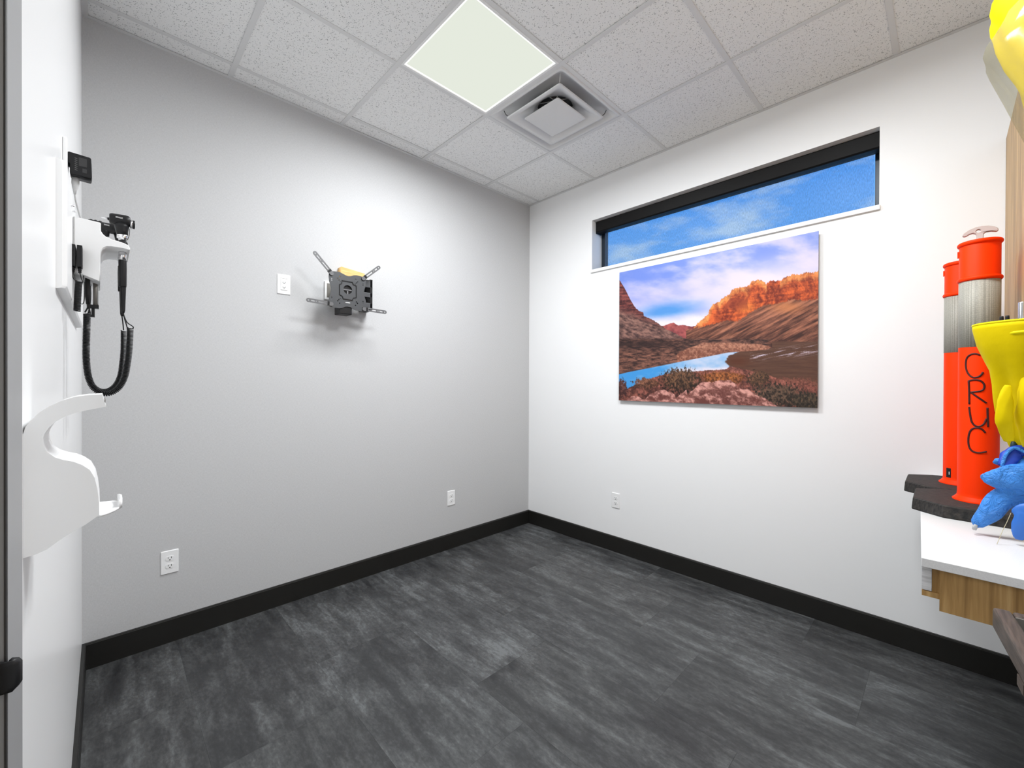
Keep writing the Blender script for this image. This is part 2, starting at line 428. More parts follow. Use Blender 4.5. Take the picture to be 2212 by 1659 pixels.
# baseboards: black, eased top edge
def baseboard(name, p, q, nrm):
    p, q, n = Vector(p), Vector(q), Vector(nrm)
    prof = [(0, 0), (0.0145, 0), (0.0145, 0.1135), (0.0138, 0.1150), (0.0125, 0.1155), (0.0115, 0.1195), (0, 0.1197)]
    rings = [[tuple(c + n * a + Vector((0, 0, h))) for a, h in prof] for c in (p, q)]
    return struct(build(name, MB().loft(rings, True, True, False), M_base))
baseboard('baseboard_back', (X0, 0, 0), (0, 0, 0), (0, -1, 0))
baseboard('baseboard_right', (0, 0, 0), (0, Y0, 0), (-1, 0, 0))
baseboard('baseboard_left', (X0, 0, 0), (X0, -2.086, 0), (1, 0, 0))
baseboard('baseboard_front', (X0, Y0, 0), (0, Y0, 0), (0, 1, 0))

# ceiling
ceiling = struct(build('ceiling', MB().box(X0, 0, Y0, 0, TOP - 0.01, TOP + 0.05), M_duct))
T = 0.6096
gx = [0.0] + [-0.572 - T * i for i in range(4)] + [X0]
gy = [0.0] + [-0.133 - T * j for j in range(6)] + [Y0]
LIGHTS = [(2, 2), (2, 4)]; VENT = (1, 2)
for i in range(len(gx) - 1):
    for j in range(len(gy) - 1):
        if (i, j) in LIGHTS or (i, j) == VENT: continue
        dz = 0.0012 * ((i * 7 + j * 3) % 3 - 1)
        build('ceiling_tile', MB().box(gx[i + 1] + .002, gx[i] - .002, gy[j + 1] + .002, gy[j] - .002, H + 0.0025 + dz * .5, H + 0.018), M_tile, ceiling)
for x in gx[1:-1]:
    build('main_runner', MB().box(x - .012, x + .012, Y0, 0, H - 0.0012, H + 0.0012).box(x - .001, x + .001, Y0, 0, H, H + 0.03), M_tee, ceiling)
for k, y in enumerate(gy[1:-1]):
    for i in range(len(gx) - 1):
        build('cross_tee', MB().box(gx[i + 1] + .012, gx[i] - .012, y - .012, y + .012, H - 0.0006, H + 0.0014).box(gx[i + 1] + .012, gx[i] - .012, y - .001, y + .001, H, H + 0.03), M_tee, ceiling)
w = 0.021
for n, bx in enumerate([(X0, 0, -w, 0), (-w, 0, Y0 + w, -w), (X0, X0 + w, Y0 + w, -w), (X0, 0, Y0, Y0 + w)]):
    x0, x1, y0, y1 = bx
    mb = MB().box(x0, x1, y0, y1, H - 0.0018, H - 0.0005)
    struct(build('trim_%d' % (n + 1), mb, M_tee))

# ------------------------------------------------------------------ window
win = struct(build('window_1', MB().box(0.14, 0.185, WY0, WY1, WZ0, WZ0 + .03).box(0.14, 0.185, WY0, WY1, WZ1 - .04, WZ1)
                   .box(0.14, 0.185, WY0, WY0 + .03, WZ0 + .03, WZ1 - .04).box(0.14, 0.185, WY1 - .034, WY1, WZ0 + .03, WZ1 - .04), M_alu))
build('pane', MB().box(0.160, 0.166, WY0 + .03, WY1 - .034, WZ0 + .03, WZ1 - .04), M_glass, win)
sill = MB().box(-0.014, 0.14, WY0 - 0.004, WY1 + 0.006, WZ0 - 0.024, WZ0)
build('window_sill', sill, M_white, win, bevel=0.002)
rs = thing('roller_shade', 'black-cassette roller shade with blue-tinted screen fabric pulled down in the window', 'window shade', (0.06, -1.61, WZ0))
v0 = MB(); pr = [(0.040, 2.585), (0.040, 2.660), (0.045, 2.666), (0.135, 2.666), (0.135, 2.6), (0.125, 2.583), (0.048, 2.577)]
v0.loft([[(x, y, z) for x, z in pr] for y in (WY0 + 0.004, WY1 - 0.012)], True, True, False)
build('cassette', v0, M_val, rs)
build('bracket', MB().box(0.05, 0.12, WY1 - 0.0115, WY1 - 0.004, 2.572, 2.664), M_alu, rs)
build('bracket', MB().box(0.05, 0.12, WY0 + 0.0005, WY0 + 0.0035, 2.556, 2.664), M_alu, rs)
build('shade_fabric', MB().box(0.100, 0.1004, WY0 + 0.03, WY1 - 0.058, WZ0 + 0.012, 2.60), M_shade, rs)
build('hem_bar', MB().box(0.096, 0.104, WY0 + 0.03, WY1 - 0.058, WZ0 + 0.002, WZ0 + 0.012), M_alu, rs)

# ------------------------------------------------------------------ ceiling lights
def panel_light(cell, label):
    x1, x0 = gx[cell[0]] - .012, gx[cell[0] + 1] + .012; y1, y0 = gy[cell[1]] - .012, gy[cell[1] + 1] + .012
    cx, cy = (x0 + x1) / 2, (y0 + y1) / 2
    t = thing('ceiling_light', label, 'ceiling light', (cx, cy, H - .001), 'flat panel lights in the ceiling grid')
    b = 0.012
    fm = MB().box(x0, x1, y0, y0 + b, H - .003, H + .02).box(x0, x1, y1 - b, y1, H - .003, H + .02).box(x0, x0 + b, y0 + b, y1 - b, H - .003, H + .02).box(x1 - b, x1, y0 + b, y1 - b, H - .003, H + .02)
    build('frame', fm, M_plastic, t, bevel=0.001)
    ed = 0.009; a0, a1, c0, c1 = x0 + b, x1 - b, y0 + b, y1 - b; z = H + 0.001
    build('lit_edge', MB().box(a0, a1, c0, c0 + ed, z, z + .004).box(a0, a1, c1 - ed, c1, z, z + .004).box(a0, a0 + ed, c0 + ed, c1 - ed, z, z + .004).box(a1 - ed, a1, c0 + ed, c1 - ed, z, z + .004), M_edge, t)
    build('diffuser', MB().box(a0 + ed, a1 - ed, c0 + ed, c1 - ed, z, z + .004), M_lens, t)
    ld = bpy.data.lights.new('panel_lamp', 'AREA'); ld.shape = 'SQUARE'; ld.size = a1 - a0 - .01; ld.energy = LAMP_W; ld.spread = R(175); ld.color = (0.955, 0.982, 1.0)
    lo = bpy.data.objects.new('panel_lamp', ld); COL.objects.link(lo); lo.parent = t; lo.location = (0, 0, -0.0035)
    return t
panel_light(LIGHTS[0], 'lit square flat panel light beside the square ceiling air vent')
panel_light(LIGHTS[1], 'lit square flat panel light two tiles away from the ceiling air vent')

# ------------------------------------------------------------------ ceiling air diffuser
vx0, vx1, vy0, vy1 = gx[2] + .012, gx[1] - .012, gy[3] + .012, gy[2] - .012
vc = Vector(((vx0 + vx1) / 2, (vy0 + vy1) / 2, H))
vt = thing('air_diffuser', 'white square louvred ceiling air vent beside the lit panel', 'air vent', vc)
def rsq(h, r, z, n=6, dx=0, dy=0): return [(x, y, z) for x, y in rrect(vc.x - h + dx, vc.x + h + dx, vc.y - h + dy, vc.y + h + dy, r, n)]
hh = (vx1 - vx0) / 2
build('pan', MB().loft([rsq(hh, .002, H + .004), rsq(hh, .002, H - .002), rsq(hh - .016, .02, H - .0025), rsq(hh - .024, .028, H + .001), rsq(hh - .045, .03, H + .022), rsq(.215, .03, H + .040), rsq(.175, .03, H + .052), rsq(.12, .1, H + .066), rsq(.115, .112, H + .075)], False), M_diffuser_metal, vt)
build('neck', MB().loft([rsq(.115, .114, H + .075), rsq(.114, .113, H + .13), rsq(.005, .004, H + .131)], False), M_duct, vt)
mid_ = build('middle_cone', MB().loft([rsq(.213, .012, H - .010), rsq(.217, .014, H - .013), rsq(.217, .014, H - .016), rsq(.205, .014, H - .0165), rsq(.19, .02, H - .013), rsq(.155, .03, H + .012), rsq(.125, .09, H + .032), rsq(.108, .105, H + .046)], False), M_diffuser_metal, vt)
mm = mid_.modifiers.new('s', 'SOLIDIFY'); mm.thickness = 0.001
build('centre_plaque', MB().loft([rsq(.120, .012, H - .006), rsq(.137, .012, H - .017), rsq(.137, .012, H - .021), rsq(.131, .011, H - .0225), rsq(.01, .005, H - .0215)], True), M_diffuser_metal, vt)
for sx, sy in ((1, 1), (1, -1), (-1, 1), (-1, -1)):
    px, py = vc.x + sx * .225, vc.y + sy * .225
    build('hanger_clip', MB().tube([(px, py, H + .03), (px - sx * .008, py - sy * .008, H + .006), (px - sx * .02, py - sy * .02, H - .006)], .0022, 8), M_duct if (sx, sy) != (-1, -1) else M_diffuser_metal, vt)
for a in (0, 60, 120):
    d = Vector((math.cos(R(a)), math.sin(R(a)), 0)) * .112
    build('spider_strut', MB().tube([tuple(vc + d + Vector((0, 0, .09))), tuple(vc - d + Vector((0, 0, .09)))], .003, 6), M_cable, vt)
build('centre_stem', MB().tube([(vc.x, vc.y, H - .01), (vc.x, vc.y, H + .12)], .005, 8), M_cable, vt)

# ------------------------------------------------------------------ wall outlets
def outlet(label, c, n, decora=False, group=None):
    """c centre on the wall, n outward normal (unit axis)"""
    c = Vector(c); n = Vector(n); s = Vector((-n.y, n.x, 0)); s = -s
    t = thing('wall_outlet', label, 'wall outlet', c, group)
    def frm(a, b, h): return tuple(c + s * a + Vector((0, 0, b)) + n * h)
    hw, hz = (0.036, 0.0585)
    mb = MB(); mb.loft([[frm(a, b, h) for a, b in rrect(-hw + i, hw - i, -hz + i, hz - i, .003, 3)] for h, i in ((0, 0), (.003, 0), (.0055, .0025))], True, True, False)
    build('cover_plate', mb, M_plastic, t)
    if decora:
        mb = MB(); mb.loft([[frm(a, b, h) for a, b in rrect(-.0168, .0168, -.0335, .0335, .002, 3)] for h in (.0055, .0075)], True, True, False)
        build('insert', mb, M_plastic, t)
        for zz, sd in ((.0345, -1), (-.0345, 0)):
            mb = MB().add([frm(-.0185, zz - .001, .0058), frm(.0185, zz - .001, .0058), frm(.0185, zz + .001, .0058), frm(-.0185, zz + .001, .0058)], [(0, 1, 2, 3)])
            build('insert_gap', mb, M_liner, t)
    for zc in (.0195, -.0195) if not decora else (.014, -.014):
        if not decora:
            pts = [(a, b) for a, b in circ(0, zc, .0145, 28, .0172)]
            pts = [(a, max(min(b, zc + .0118), zc - .0118)) for a, b in pts]
            mb = MB(); mb.loft([[frm(a, b, h) for a, b in pts] for h in (.005, .0072)], True, True, False)
            fc = build('receptacle', mb, M_plastic, t); hb = .0074
        else: fc = t; hb = .0077
        up = -1 if decora else 1
        mb = MB()
        for a, hgt in ((-.0064, .0045), (.0064, .0036)):
            mb.add([frm(a - .0012, zc + up * .003 - hgt, hb), frm(a + .0012, zc + up * .003 - hgt, hb), frm(a + .0012, zc + up * .003 + hgt, hb), frm(a - .0012, zc + up * .003 + hgt, hb)], [(0, 1, 2, 3)])
        gp_ = [frm(x_, y_, hb) for x_, y_ in circ(0, zc - .0075, .0030, 12)]
        mb.add(gp_, [tuple(range(12))])
        build('socket_slots', mb, M_slot, fc)
    if not decora: build('screw', MB().lathe([(0, 0), (.0024, 0), (.0024, .0012), (0, .0014)], frm(0, 0, .0052), 12, 'y' if abs(n.y) > .5 else 'x', False), M_cable, t)
    return t
outlet('white duplex outlet low on the grey wall beside the left white wall', (-2.656, 0, 0.407), (0, -1, 0))
outlet('white duplex outlet low on the grey wall near the black-based room corner', (-0.9, 0, 0.402), (0, -1, 0))
outlet('white duplex outlet low on the white wall below the canyon picture', (0, -0.950, 0.402), (-1, 0, 0))
outlet('white flat-faced duplex outlet high on the grey wall beside the television bracket', (-2.127, 0, 1.908), (0, -1, 0), True)

# ------------------------------------------------------------------ television wall mount
tv = thing('tv_wall_mount', 'black steel television wall bracket with four slotted arms on the grey wall', 'tv mount', (-1.75, 0, 1.78))
YP = -0.16
outl = [(-1.9186, 1.9976), (-1.892, 2.0012), (-1.8595, 2.0032), (-1.8403, 1.9971), (-1.8209, 1.9896), (-1.804, 1.9871), (-1.7899, 1.9896), (-1.77, 1.9988), (-1.7527, 2.0019), (-1.7265, 2.0009), (-1.7029, 1.998), (-1.691, 1.9843), (-1.6909, 1.9471), (-1.6968, 1.929), (-1.7027, 1.911), (-1.7041, 1.8936), (-1.6981, 1.8717), (-1.6906, 1.8498), (-1.689, 1.8042), (-1.689, 1.7847), (-1.70, 1.7795), (-1.7259, 1.7779), (-1.7579, 1.7801), (-1.7752, 1.7878), (-1.7894, 1.7958), (-1.8092, 1.7974), (-1.8259, 1.7939), (-1.8398, 1.7852), (-1.8563, 1.7804), (-1.8915, 1.7805), (-1.9169, 1.7843), (-1.9218, 1.7912), (-1.9235, 1.8205), (-1.9196, 1.8426), (-1.9117, 1.868), (-1.9091, 1.8954), (-1.9145, 1.9161), (-1.9211, 1.9366), (-1.9238, 1.963), (-1.9226, 1.9848)]
pcx, pcz = -1.8075, 1.8935
holes = [circ(pcx, pcz + .009, .0275, 28)]
for sx in (-1, 1):
    for sz in (-1, 1):
        for dx, dz, r in ((.098, .092, .0045), (.050, .082, .004), (.062, .068, .0045), (.055, .060, .004), (.047, .052, .003), (.098, .062, .003), (.098, .052, .0036)):
            holes.append(circ(pcx + sx * dx, pcz + sz * dz, r, 10))
plate = plate2d('face_plate', outl, holes, 'xz', YP, 0.003, M_steelblk, tv)
# raised ring pressed into the plate
oc = [(-.038, .060), (.030, .060), (.036, .046), (.056, .040), (.056, -.036), (.036, -.042), (.030, -.058), (-.030, -.056), (-.036, -.040), (-.054, -.032), (-.054, .032), (-.040, .040)]
ring_o = [(pcx + a, pcz + .002 + b) for a, b in oc]; ring_i = [(pcx + a * .92, pcz + .002 + b * .92) for a, b in oc]
plate2d('pressed_ring', ring_o, [ring_i], 'xz', YP - 0.0035, 0.0035, M_black, tv)
for (p, q) in (((-1.9239, 2.0007), (-2.0053, 2.0866)), ((-1.6925, 2.0027), (-1.6058, 2.078)), ((-1.9314, 1.8006), (-2.0422, 1.8053)), ((-1.6815, 1.7937), (-1.5608, 1.7908))):
    p, q = Vector(p), Vector(q); d = (q - p).normalized(); L = (q - p).length; pp = p - d * .022
    hs = [stadium(p + d * (L * .08), p + d * (L * .46), .0072), circ(*(p + d * L * .60), .0034, 10), stadium(p + d * (L * .70), p + d * (L * .84), .0072), circ(*(p + d * (L * .985)), .0042, 10)]
    am = plate2d('arm', stadium(pp, q, .0235), hs, 'xz', YP - 0.0075, 0.004, M_armgrey, tv)
    c = p - d * .004; nrm = Vector((-d.y, d.x)) * .0118
    ca, cb = c - d * .006, c + d * .006
    mb = MB().add([(ca.x - nrm.x, YP - .0085, ca.y - nrm.y), (ca.x + nrm.x, YP - .0085, ca.y + nrm.y), (cb.x + nrm.x, YP - .0085, cb.y + nrm.y), (cb.x - nrm.x, YP - .0085, cb.y - nrm.y),
                   (ca.x - nrm.x, YP, ca.y - nrm.y), (ca.x + nrm.x, YP, ca.y + nrm.y), (cb.x + nrm.x, YP, cb.y + nrm.y), (cb.x - nrm.x, YP, cb.y - nrm.y)],
                  [(0, 1, 2, 3), (7, 6, 5, 4), (0, 4, 5, 1), (1, 5, 6, 2), (2, 6, 7, 3), (3, 7, 4, 0)])
    build('joint_clip', mb, M_black, am)
for sx in (-1, 1):
    for sz in (-1, 1):
        build('bolt', MB().lathe([(0, 0), (.0058, 0), (.005, -.003), (0, -.0035)], (pcx + sx * .098, YP, pcz + sz * .092), 12, 'y', False), M_black, tv)
build('printed_mark', MB().box(-1.822, -1.793, YP - .0006, YP - .0001, 1.8195, 1.8235), M_printmark, tv)
# swivel behind the plate, folding arms and wall plate
build('swivel_head', MB().box(-1.857, -1.778, -0.155, -0.075, 1.748, 1.82).box(-1.845, -1.77, -0.150, -0.075, 1.83, 1.965), M_black, tv, bevel=0.006)
build('swivel_bar', MB().box(-1.845, -1.77, -0.157, -0.150, 1.897, 1.905).box(-1.812, -1.803, -0.157, -0.150, 1.875, 1.9), M_armgrey, tv)
for z0, z1 in ((1.945, 1.995), (1.881, 1.912), (1.806, 1.845)):
    build('folding_link', MB().box(-1.80, -1.632, -0.125, -0.10, z0, z1), M_steelblk, tv, bevel=0.003)
build('link_pivot', MB().box(-1.645, -1.628, -0.125, -0.06, 1.80, 2.0).box(-1.642, -1.618, -0.07, -0.03, 1.80, 2.0), M_black, tv, bevel=0.002)
build('wall_plate', MB().box(-1.665, -1.612, -0.045, 0.0, 1.80, 2.012), M_steelblk, tv, bevel=0.002)
for z in (1.83, 1.985): build('bolt', MB().lathe([(0, 0), (.007, 0), (.006, -.005), (0, -.006)], (-1.638, -0.045, z), 12, 'y', False), M_black, tv)
# pine block on the wall behind the mount
wbk = [(-1.806, 2.0665), (-1.650, 2.0480), (-1.657, 1.985), (-1.813, 2.003)]
blk = plate2d('wood_block', wbk, [], 'xz', -0.058, 0.058, M_ply, None, (-1.73, 0, 1.985))
tag(blk, 'pale wooden block on the grey wall, poking out above the television bracket', 'wood block')
# white box behind
wx = thing('recessed_outlet_box', 'white wall box half hidden behind the television bracket', 'outlet box', (-1.855, 0, 1.853))
build('frame', MB().box(-1.8918, -1.815, -0.012, 0, 1.853, 1.969), M_plastic, wx, bevel=0.002)
build('recess', MB().box(-1.880, -1.826, -0.0128, -0.0118, 1.866, 1.956), M_liner, wx)

# ------------------------------------------------------------------ canyon print
def fbm(x, y, o=5, seed=0, rough=0.5):
    rs = np.random.RandomState(seed); tab = rs.rand(256, 256); r = 0; a = 1; t = 0
    for k in range(o):
        xi = np.floor(x).astype(int); yi = np.floor(y).astype(int); fx = x - xi; fy = y - yi
        fx = fx * fx * (3 - 2 * fx); fy = fy * fy * (3 - 2 * fy)
        g_ = lambda i, j: tab[(xi + i) % 256, (yi + j) % 256]
        r = r + a * ((g_(0, 0) * (1 - fx) + g_(1, 0) * fx) * (1 - fy) + (g_(0, 1) * (1 - fx) + g_(1, 1) * fx) * fy)
        t += a; a *= rough; x = x * 2.03 + 17.1; y = y * 2.03 + 5.3
    return r / t
def paint(X, Y, U, V):
    C = lambda r, g_, b: np.array([r, g_, b], float)
    ss = lambda e0, e1, x: (lambda t: t * t * (3 - 2 * t))(np.clip((x - e0) / (e1 - e0), 0, 1))
    def mixc(img, m, c): return img * (1 - m[..., None]) + (c if isinstance(c, np.ndarray) and c.ndim == 3 else c[None, None, :]) * m[..., None]
    mx = lambda c0, c1, t: c0[None, None] * (1 - t[..., None]) + c1[None, None] * t[..., None]
    n1 = fbm(X / 150 + Y / 260, Y / 80 - X / 500, 6, 1, .55); n2 = fbm(X / 40, Y / 40, 5, 2, .6); n3 = fbm(X / 14, Y / 14, 4, 3, .65)
    # sky
    nb = fbm(X / 330 + Y / 300, Y / 130 - X / 700, 6, 41, .5)
    img = mx(C(118, 144, 226), C(186, 186, 232), ss(0, .30, V + (nb - .5) * .25))
    cl = ss(.34, .74, nb * .7 + n1 * .3 + .08 * np.exp(-((U - .75) / .3) ** 2))
    img = mixc(img, cl * .8, C(226, 214, 238))
    img = mixc(img, np.exp(-((U - .85) / .28) ** 2 - ((V - .24) / .13) ** 2) * .8, C(238, 226, 240))
    band = np.exp(-((U - .30) / .17) ** 2 - ((V - .345 - .04 * (n1 - .5)) / .050) ** 2)
    img = mixc(img, np.clip(band * 1.15, 0, 1) * .95, C(82, 150, 222))
    img = mixc(img, ss(.36, .44, V + (n1 - .5) * .05) * (U < .62), C(236, 230, 240)); img = mixc(img, ss(.47, .56, V) * .9, C(250, 236, 218))
    # far mesas
    ri = lambda xs, ys, amp=6, sd=9: np.interp(X, xs, ys) + (fbm(X / 9, X * 0 + sd, 3, sd) - .5) * amp * 2
    far = ri([400, 430, 460, 490, 530, 570, 620, 680, 720], [890, 885, 880, 868, 857, 880, 878, 890, 885], 3)
    m = ss(-2, 3, Y - far) * (X > 380) * (X < 760)
    img = mixc(img, m, mx(C(120, 56, 62), C(186, 96, 92), np.clip(.5 + (n2 - .5) * 2, 0, 1)))
    # right-hand cliffs
    xs = [700, 715, 740, 790, 830, 835, 870, 920, 960, 1000, 1050, 1090, 1140, 1190, 1195, 1225, 1265, 1305, 1320, 1370, 1440, 1480, 1550, 1600, 1660, 1710, 1772, 1800]
    ys = [905, 885, 860, 820, 780, 750, 700, 680, 640, 620, 560, 560, 548, 530, 500, 490, 490, 500, 520, 495, 500, 470, 445, 440, 425, 430, 405, 395]
    rid = ri(xs, ys, 14); base = ri([700, 850, 1000, 1080, 1180, 1300, 1450, 1550, 1650, 1800], [908, 872, 832, 842, 772, 702, 682, 652, 662, 640], 12, 4)
    wx_ = (n1 - .5) * 120; vs = fbm((X + wx_ + Y * .25) / 34, (Y + wx_) / 90, 6, 5, .64); hs_ = fbm((X + wx_) / 190, (Y + X * .12) / 17, 5, 6, .62); d = Y - rid
    rock = mx(C(120, 44, 28), C(226, 104, 52), np.clip(.50 + (vs - .5) * 2.2 + (hs_ - .5) * 1.3 + (n3 - .5) * .9, 0, 1))
    hi = np.clip(ss(85, 10, d + (n2 - .5) * 90) * .75 * ((X < 1330) + (X > 1440) * .9), 0, 1)
    rock = mixc(rock, hi * np.clip(.5 + (vs - .4) * 2.2, .15, 1), C(244, 178, 104))
    glow = np.exp(-((X - 1150) / 70) ** 2 - ((Y - 725) / 45) ** 2); rock = mixc(rock, np.clip(glow * .8, 0, 1), C(244, 140, 62))
    but = ss(0, 8, Y - np.interp(X, [960, 1010, 1040, 1080, 1150, 1170], [720, 650, 640, 640, 655, 720])) * ss(760, 720, Y) * (X > 960) * (X < 1170)
    rock = mixc(rock, but * .55, C(130, 52, 36))
    m = ss(-2, 2, d) * (X > 706); img = mixc(img, m, rock)
    # talus
    dg = fbm((X + Y * 1.5) / 46, (Y * .8 + X * .35) / 20, 6, 7, .68)
    tal = mx(C(64, 38, 33), C(182, 118, 92), np.clip(.50 + (dg - .5) * 2.4 - ss(740, 1000, Y) * .12 + ss(900, 700, Y) * .12, 0, 1))
    tal = mixc(tal, np.clip(np.exp(-((X - 1500) / 140) ** 2 - ((Y - 720) / 50) ** 2) * .7, 0, 1), C(206, 128, 78))
    m = ss(-4, 10, Y - base) * (X > 640); img = mixc(img, m, tal)
    # left slope
    lx = [60, 72, 100, 150, 180, 215, 240, 275, 278, 320, 370, 430, 480, 550, 640, 700]; ly = [480, 495, 540, 630, 690, 740, 760, 770, 800, 820, 845, 885, 920, 950, 1000, 1015]
    lr = ri(lx, ly, 6, 8); ls = fbm(X / 90 + Y / 140, Y / 11, 5, 11, .6)
    left = mx(C(66, 32, 36), C(158, 84, 76), np.clip(.45 + (ls - .5) * 2.2 + (n3 - .5), 0, 1))
    lt_ = mx(C(70, 50, 50), C(158, 116, 104), np.clip(.48 + (fbm((X - Y) / 34, Y / 20, 5, 12, .65) - .5) * 2.4, 0, 1))
    left = left * (1 - ss(700, 800, Y - (X - 72) * .35)[..., None]) + lt_ * ss(700, 800, Y - (X - 72) * .35)[..., None]
    m = ss(-2, 2, Y - lr) * (X < 700); img = mixc(img, m, left)
    # valley floor
    vg = mx(C(44, 30, 30), C(146, 98, 82), np.clip(.38 + (fbm(X / 40, Y / 10, 5, 13, .65) - .5) * 2.4 + ss(1010, 1200, Y) * .25, 0, 1))
    m = ss(985, 1005, Y + (n2 - .5) * 20) * (X < 1380); img = mixc(img, m * ss(1390, 1300, X), vg)
    dk = np.exp(-((X - 250) / 330) ** 2 - ((Y - 1045) / 40) ** 2); img = mixc(img, np.clip(dk * .7, 0, 1), C(48, 34, 34))
    sand = ss(0, 14, Y - np.interp(X, [560, 640, 790, 900, 1060, 1250, 1340, 1380], [1120, 1075, 1022, 1020, 1020, 1030, 1048, 1062])) * (X > 560) * (X < 1380)
    img = mixc(img, sand * .8, mx(C(128, 76, 60), C(224, 158, 128), np.clip(.6 + (n3 - .5) * 2.0 - ss(1060, 1110, Y) * .35, 0, 1)))
    # river
    bank = np.interp(X, [60, 150, 300, 450, 640, 850, 1000, 1150, 1330, 1372, 1800], [1302, 1280, 1250, 1220, 1180, 1140, 1110, 1100, 1084, 1062, 1062])
    up = (X > 1372); riv_top = np.where(X > 1060, np.where(X > 1372, 1014, bank), bank)
    wat = mx(C(76, 50, 40), C(108, 74, 58), fbm(X / 120, Y / 8, 4, 14, .6))
    wat = mixc(wat, np.clip(ss(.50, .72, fbm((X + Y) / 120, (Y + X * .22) / 12, 4, 15, .6)) * np.exp(-((Y - 1120 + (X - 1400) * .11) / 36) ** 2) * (X > 1180) * 1.1, 0, 1), C(222, 206, 226))
    blue = mx(C(70, 156, 226), C(232, 226, 240), np.clip(ss(250, 900, X - (Y - 1250) * 3.2 + (n2 - .5) * 240) * .62 + (fbm(X / 60, Y / 30, 4, 16) - .5) * .5 + ss(1225, 1262, Y) * ss(380, 640, X) * .5, 0, 1))
    xb_ = np.interp(Y, [1090, 1115, 1140, 1190, 1215, 1235], [1110, 1060, 1000, 972, 992, 1030]) + (n3 - .5) * 30; bm_ = ss(12, -8, X - xb_); wat = wat * (1 - bm_[..., None]) + blue * bm_[..., None]
    wat = mixc(wat, np.clip(np.exp(-((X - 1080) / 110) ** 2 - ((Y - 1185) / 45) ** 2) * (1 - bm_), 0, 1) * .8, C(92, 48, 30))
    m = ss(-2, 3, Y - riv_top); img = mixc(img, m, wat)
    # foreground
    sh = np.interp(X, [60, 130, 200, 290, 370, 480, 720, 980, 1010, 1100, 1180, 1330, 1450, 1600, 1800], [1435, 1424, 1392, 1352, 1322, 1292, 1272, 1252, 1228, 1244, 1262, 1298, 1338, 1382, 1402]) + (n3 - .5) * 14
    fg = mx(C(70, 40, 36), C(186, 112, 96), np.clip(.46 + (n2 - .5) * 1.6 + (n3 - .5) * 1.2, 0, 1))
    img = mixc(img, ss(-2, 3, Y - sh), fg)
    def bush(cx, cy, rx, ry, c0, c1, sd, w_=1.0):
        nonlocal img
        q = fbm(X / 13, Y / 17, 5, sd, .7); dd = ((X - cx) / rx) ** 2 + ((Y - cy) / ry) ** 2 + (q - .5) * 2.6 + (fbm(X / 5, Y / 9, 3, sd + 50, .7) - .5) * .8
        img = mixc(img, ss(1.1, .6, dd) * w_, mx(c0, c1, np.clip(.45 + (q - .5) * 3 - (Y - cy) / ry * .25, 0, 1)))
    bush(300, 1375, 120, 50, C(70, 44, 34), C(160, 106, 82), 21)
    bush(950, 1330, 210, 62, C(86, 48, 28), C(196, 116, 62), 22)
    bush(590, 1350, 175, 105, C(40, 28, 24), C(138, 98, 70), 23)
    bush(1260, 1340, 110, 80, C(52, 38, 30), C(132, 92, 66), 24)
    bush(1560, 1400, 260, 80, C(96, 54, 46), C(176, 106, 90), 25, .8)
    bush(1420, 1480, 260, 110, C(36, 28, 24), C(118, 92, 74), 26)
    bush(1680, 1530, 180, 90, C(30, 26, 22), C(104, 84, 66), 27)
    bush(90, 1420, 50, 80, C(60, 34, 34), C(120, 76, 66), 28)
    def rockp(xs_, ys_, sd):
        nonlocal img
        top = np.interp(X, xs_, ys_) + (fbm(X / 22, X * 0 + sd, 3, sd) - .5) * 14
        cr_ = fbm(X / 46 + Y / 90, Y / 30 - X / 80, 6, sd + 1, .6); sh_ = np.clip(.62 + (cr_ - .5) * 2.6 - (Y - top) / 420 + (n3 - .5) * .5, 0, 1)
        col = mx(C(110, 62, 56), C(226, 164, 152), sh_); col = mixc(col, ss(.035, .0, np.abs(cr_ - .47)) * .6, C(70, 38, 34))
        img = mixc(img, ss(-2, 3, Y - top) * (X > xs_[0]) * (X < xs_[-1]), col)
    rockp([110, 170, 230, 290], [1530, 1486, 1490, 1520], 31)
    rockp([270, 330, 400, 450, 540, 560], [1530, 1470, 1435, 1432, 1465, 1540], 33)
    rockp([510, 640, 655], [1530, 1432, 1500], 37)
    rockp([610, 700, 760, 870, 930, 1020, 1070, 1110, 1180, 1230, 1310, 1430], [1500, 1430, 1368, 1362, 1346, 1346, 1390, 1420, 1430, 1470, 1500, 1575], 35)
    img = np.clip(img, 4, 255) / 255
    return np.where(img <= .04045, img / 12.92, ((img + .055) / 1.055) ** 2.4)
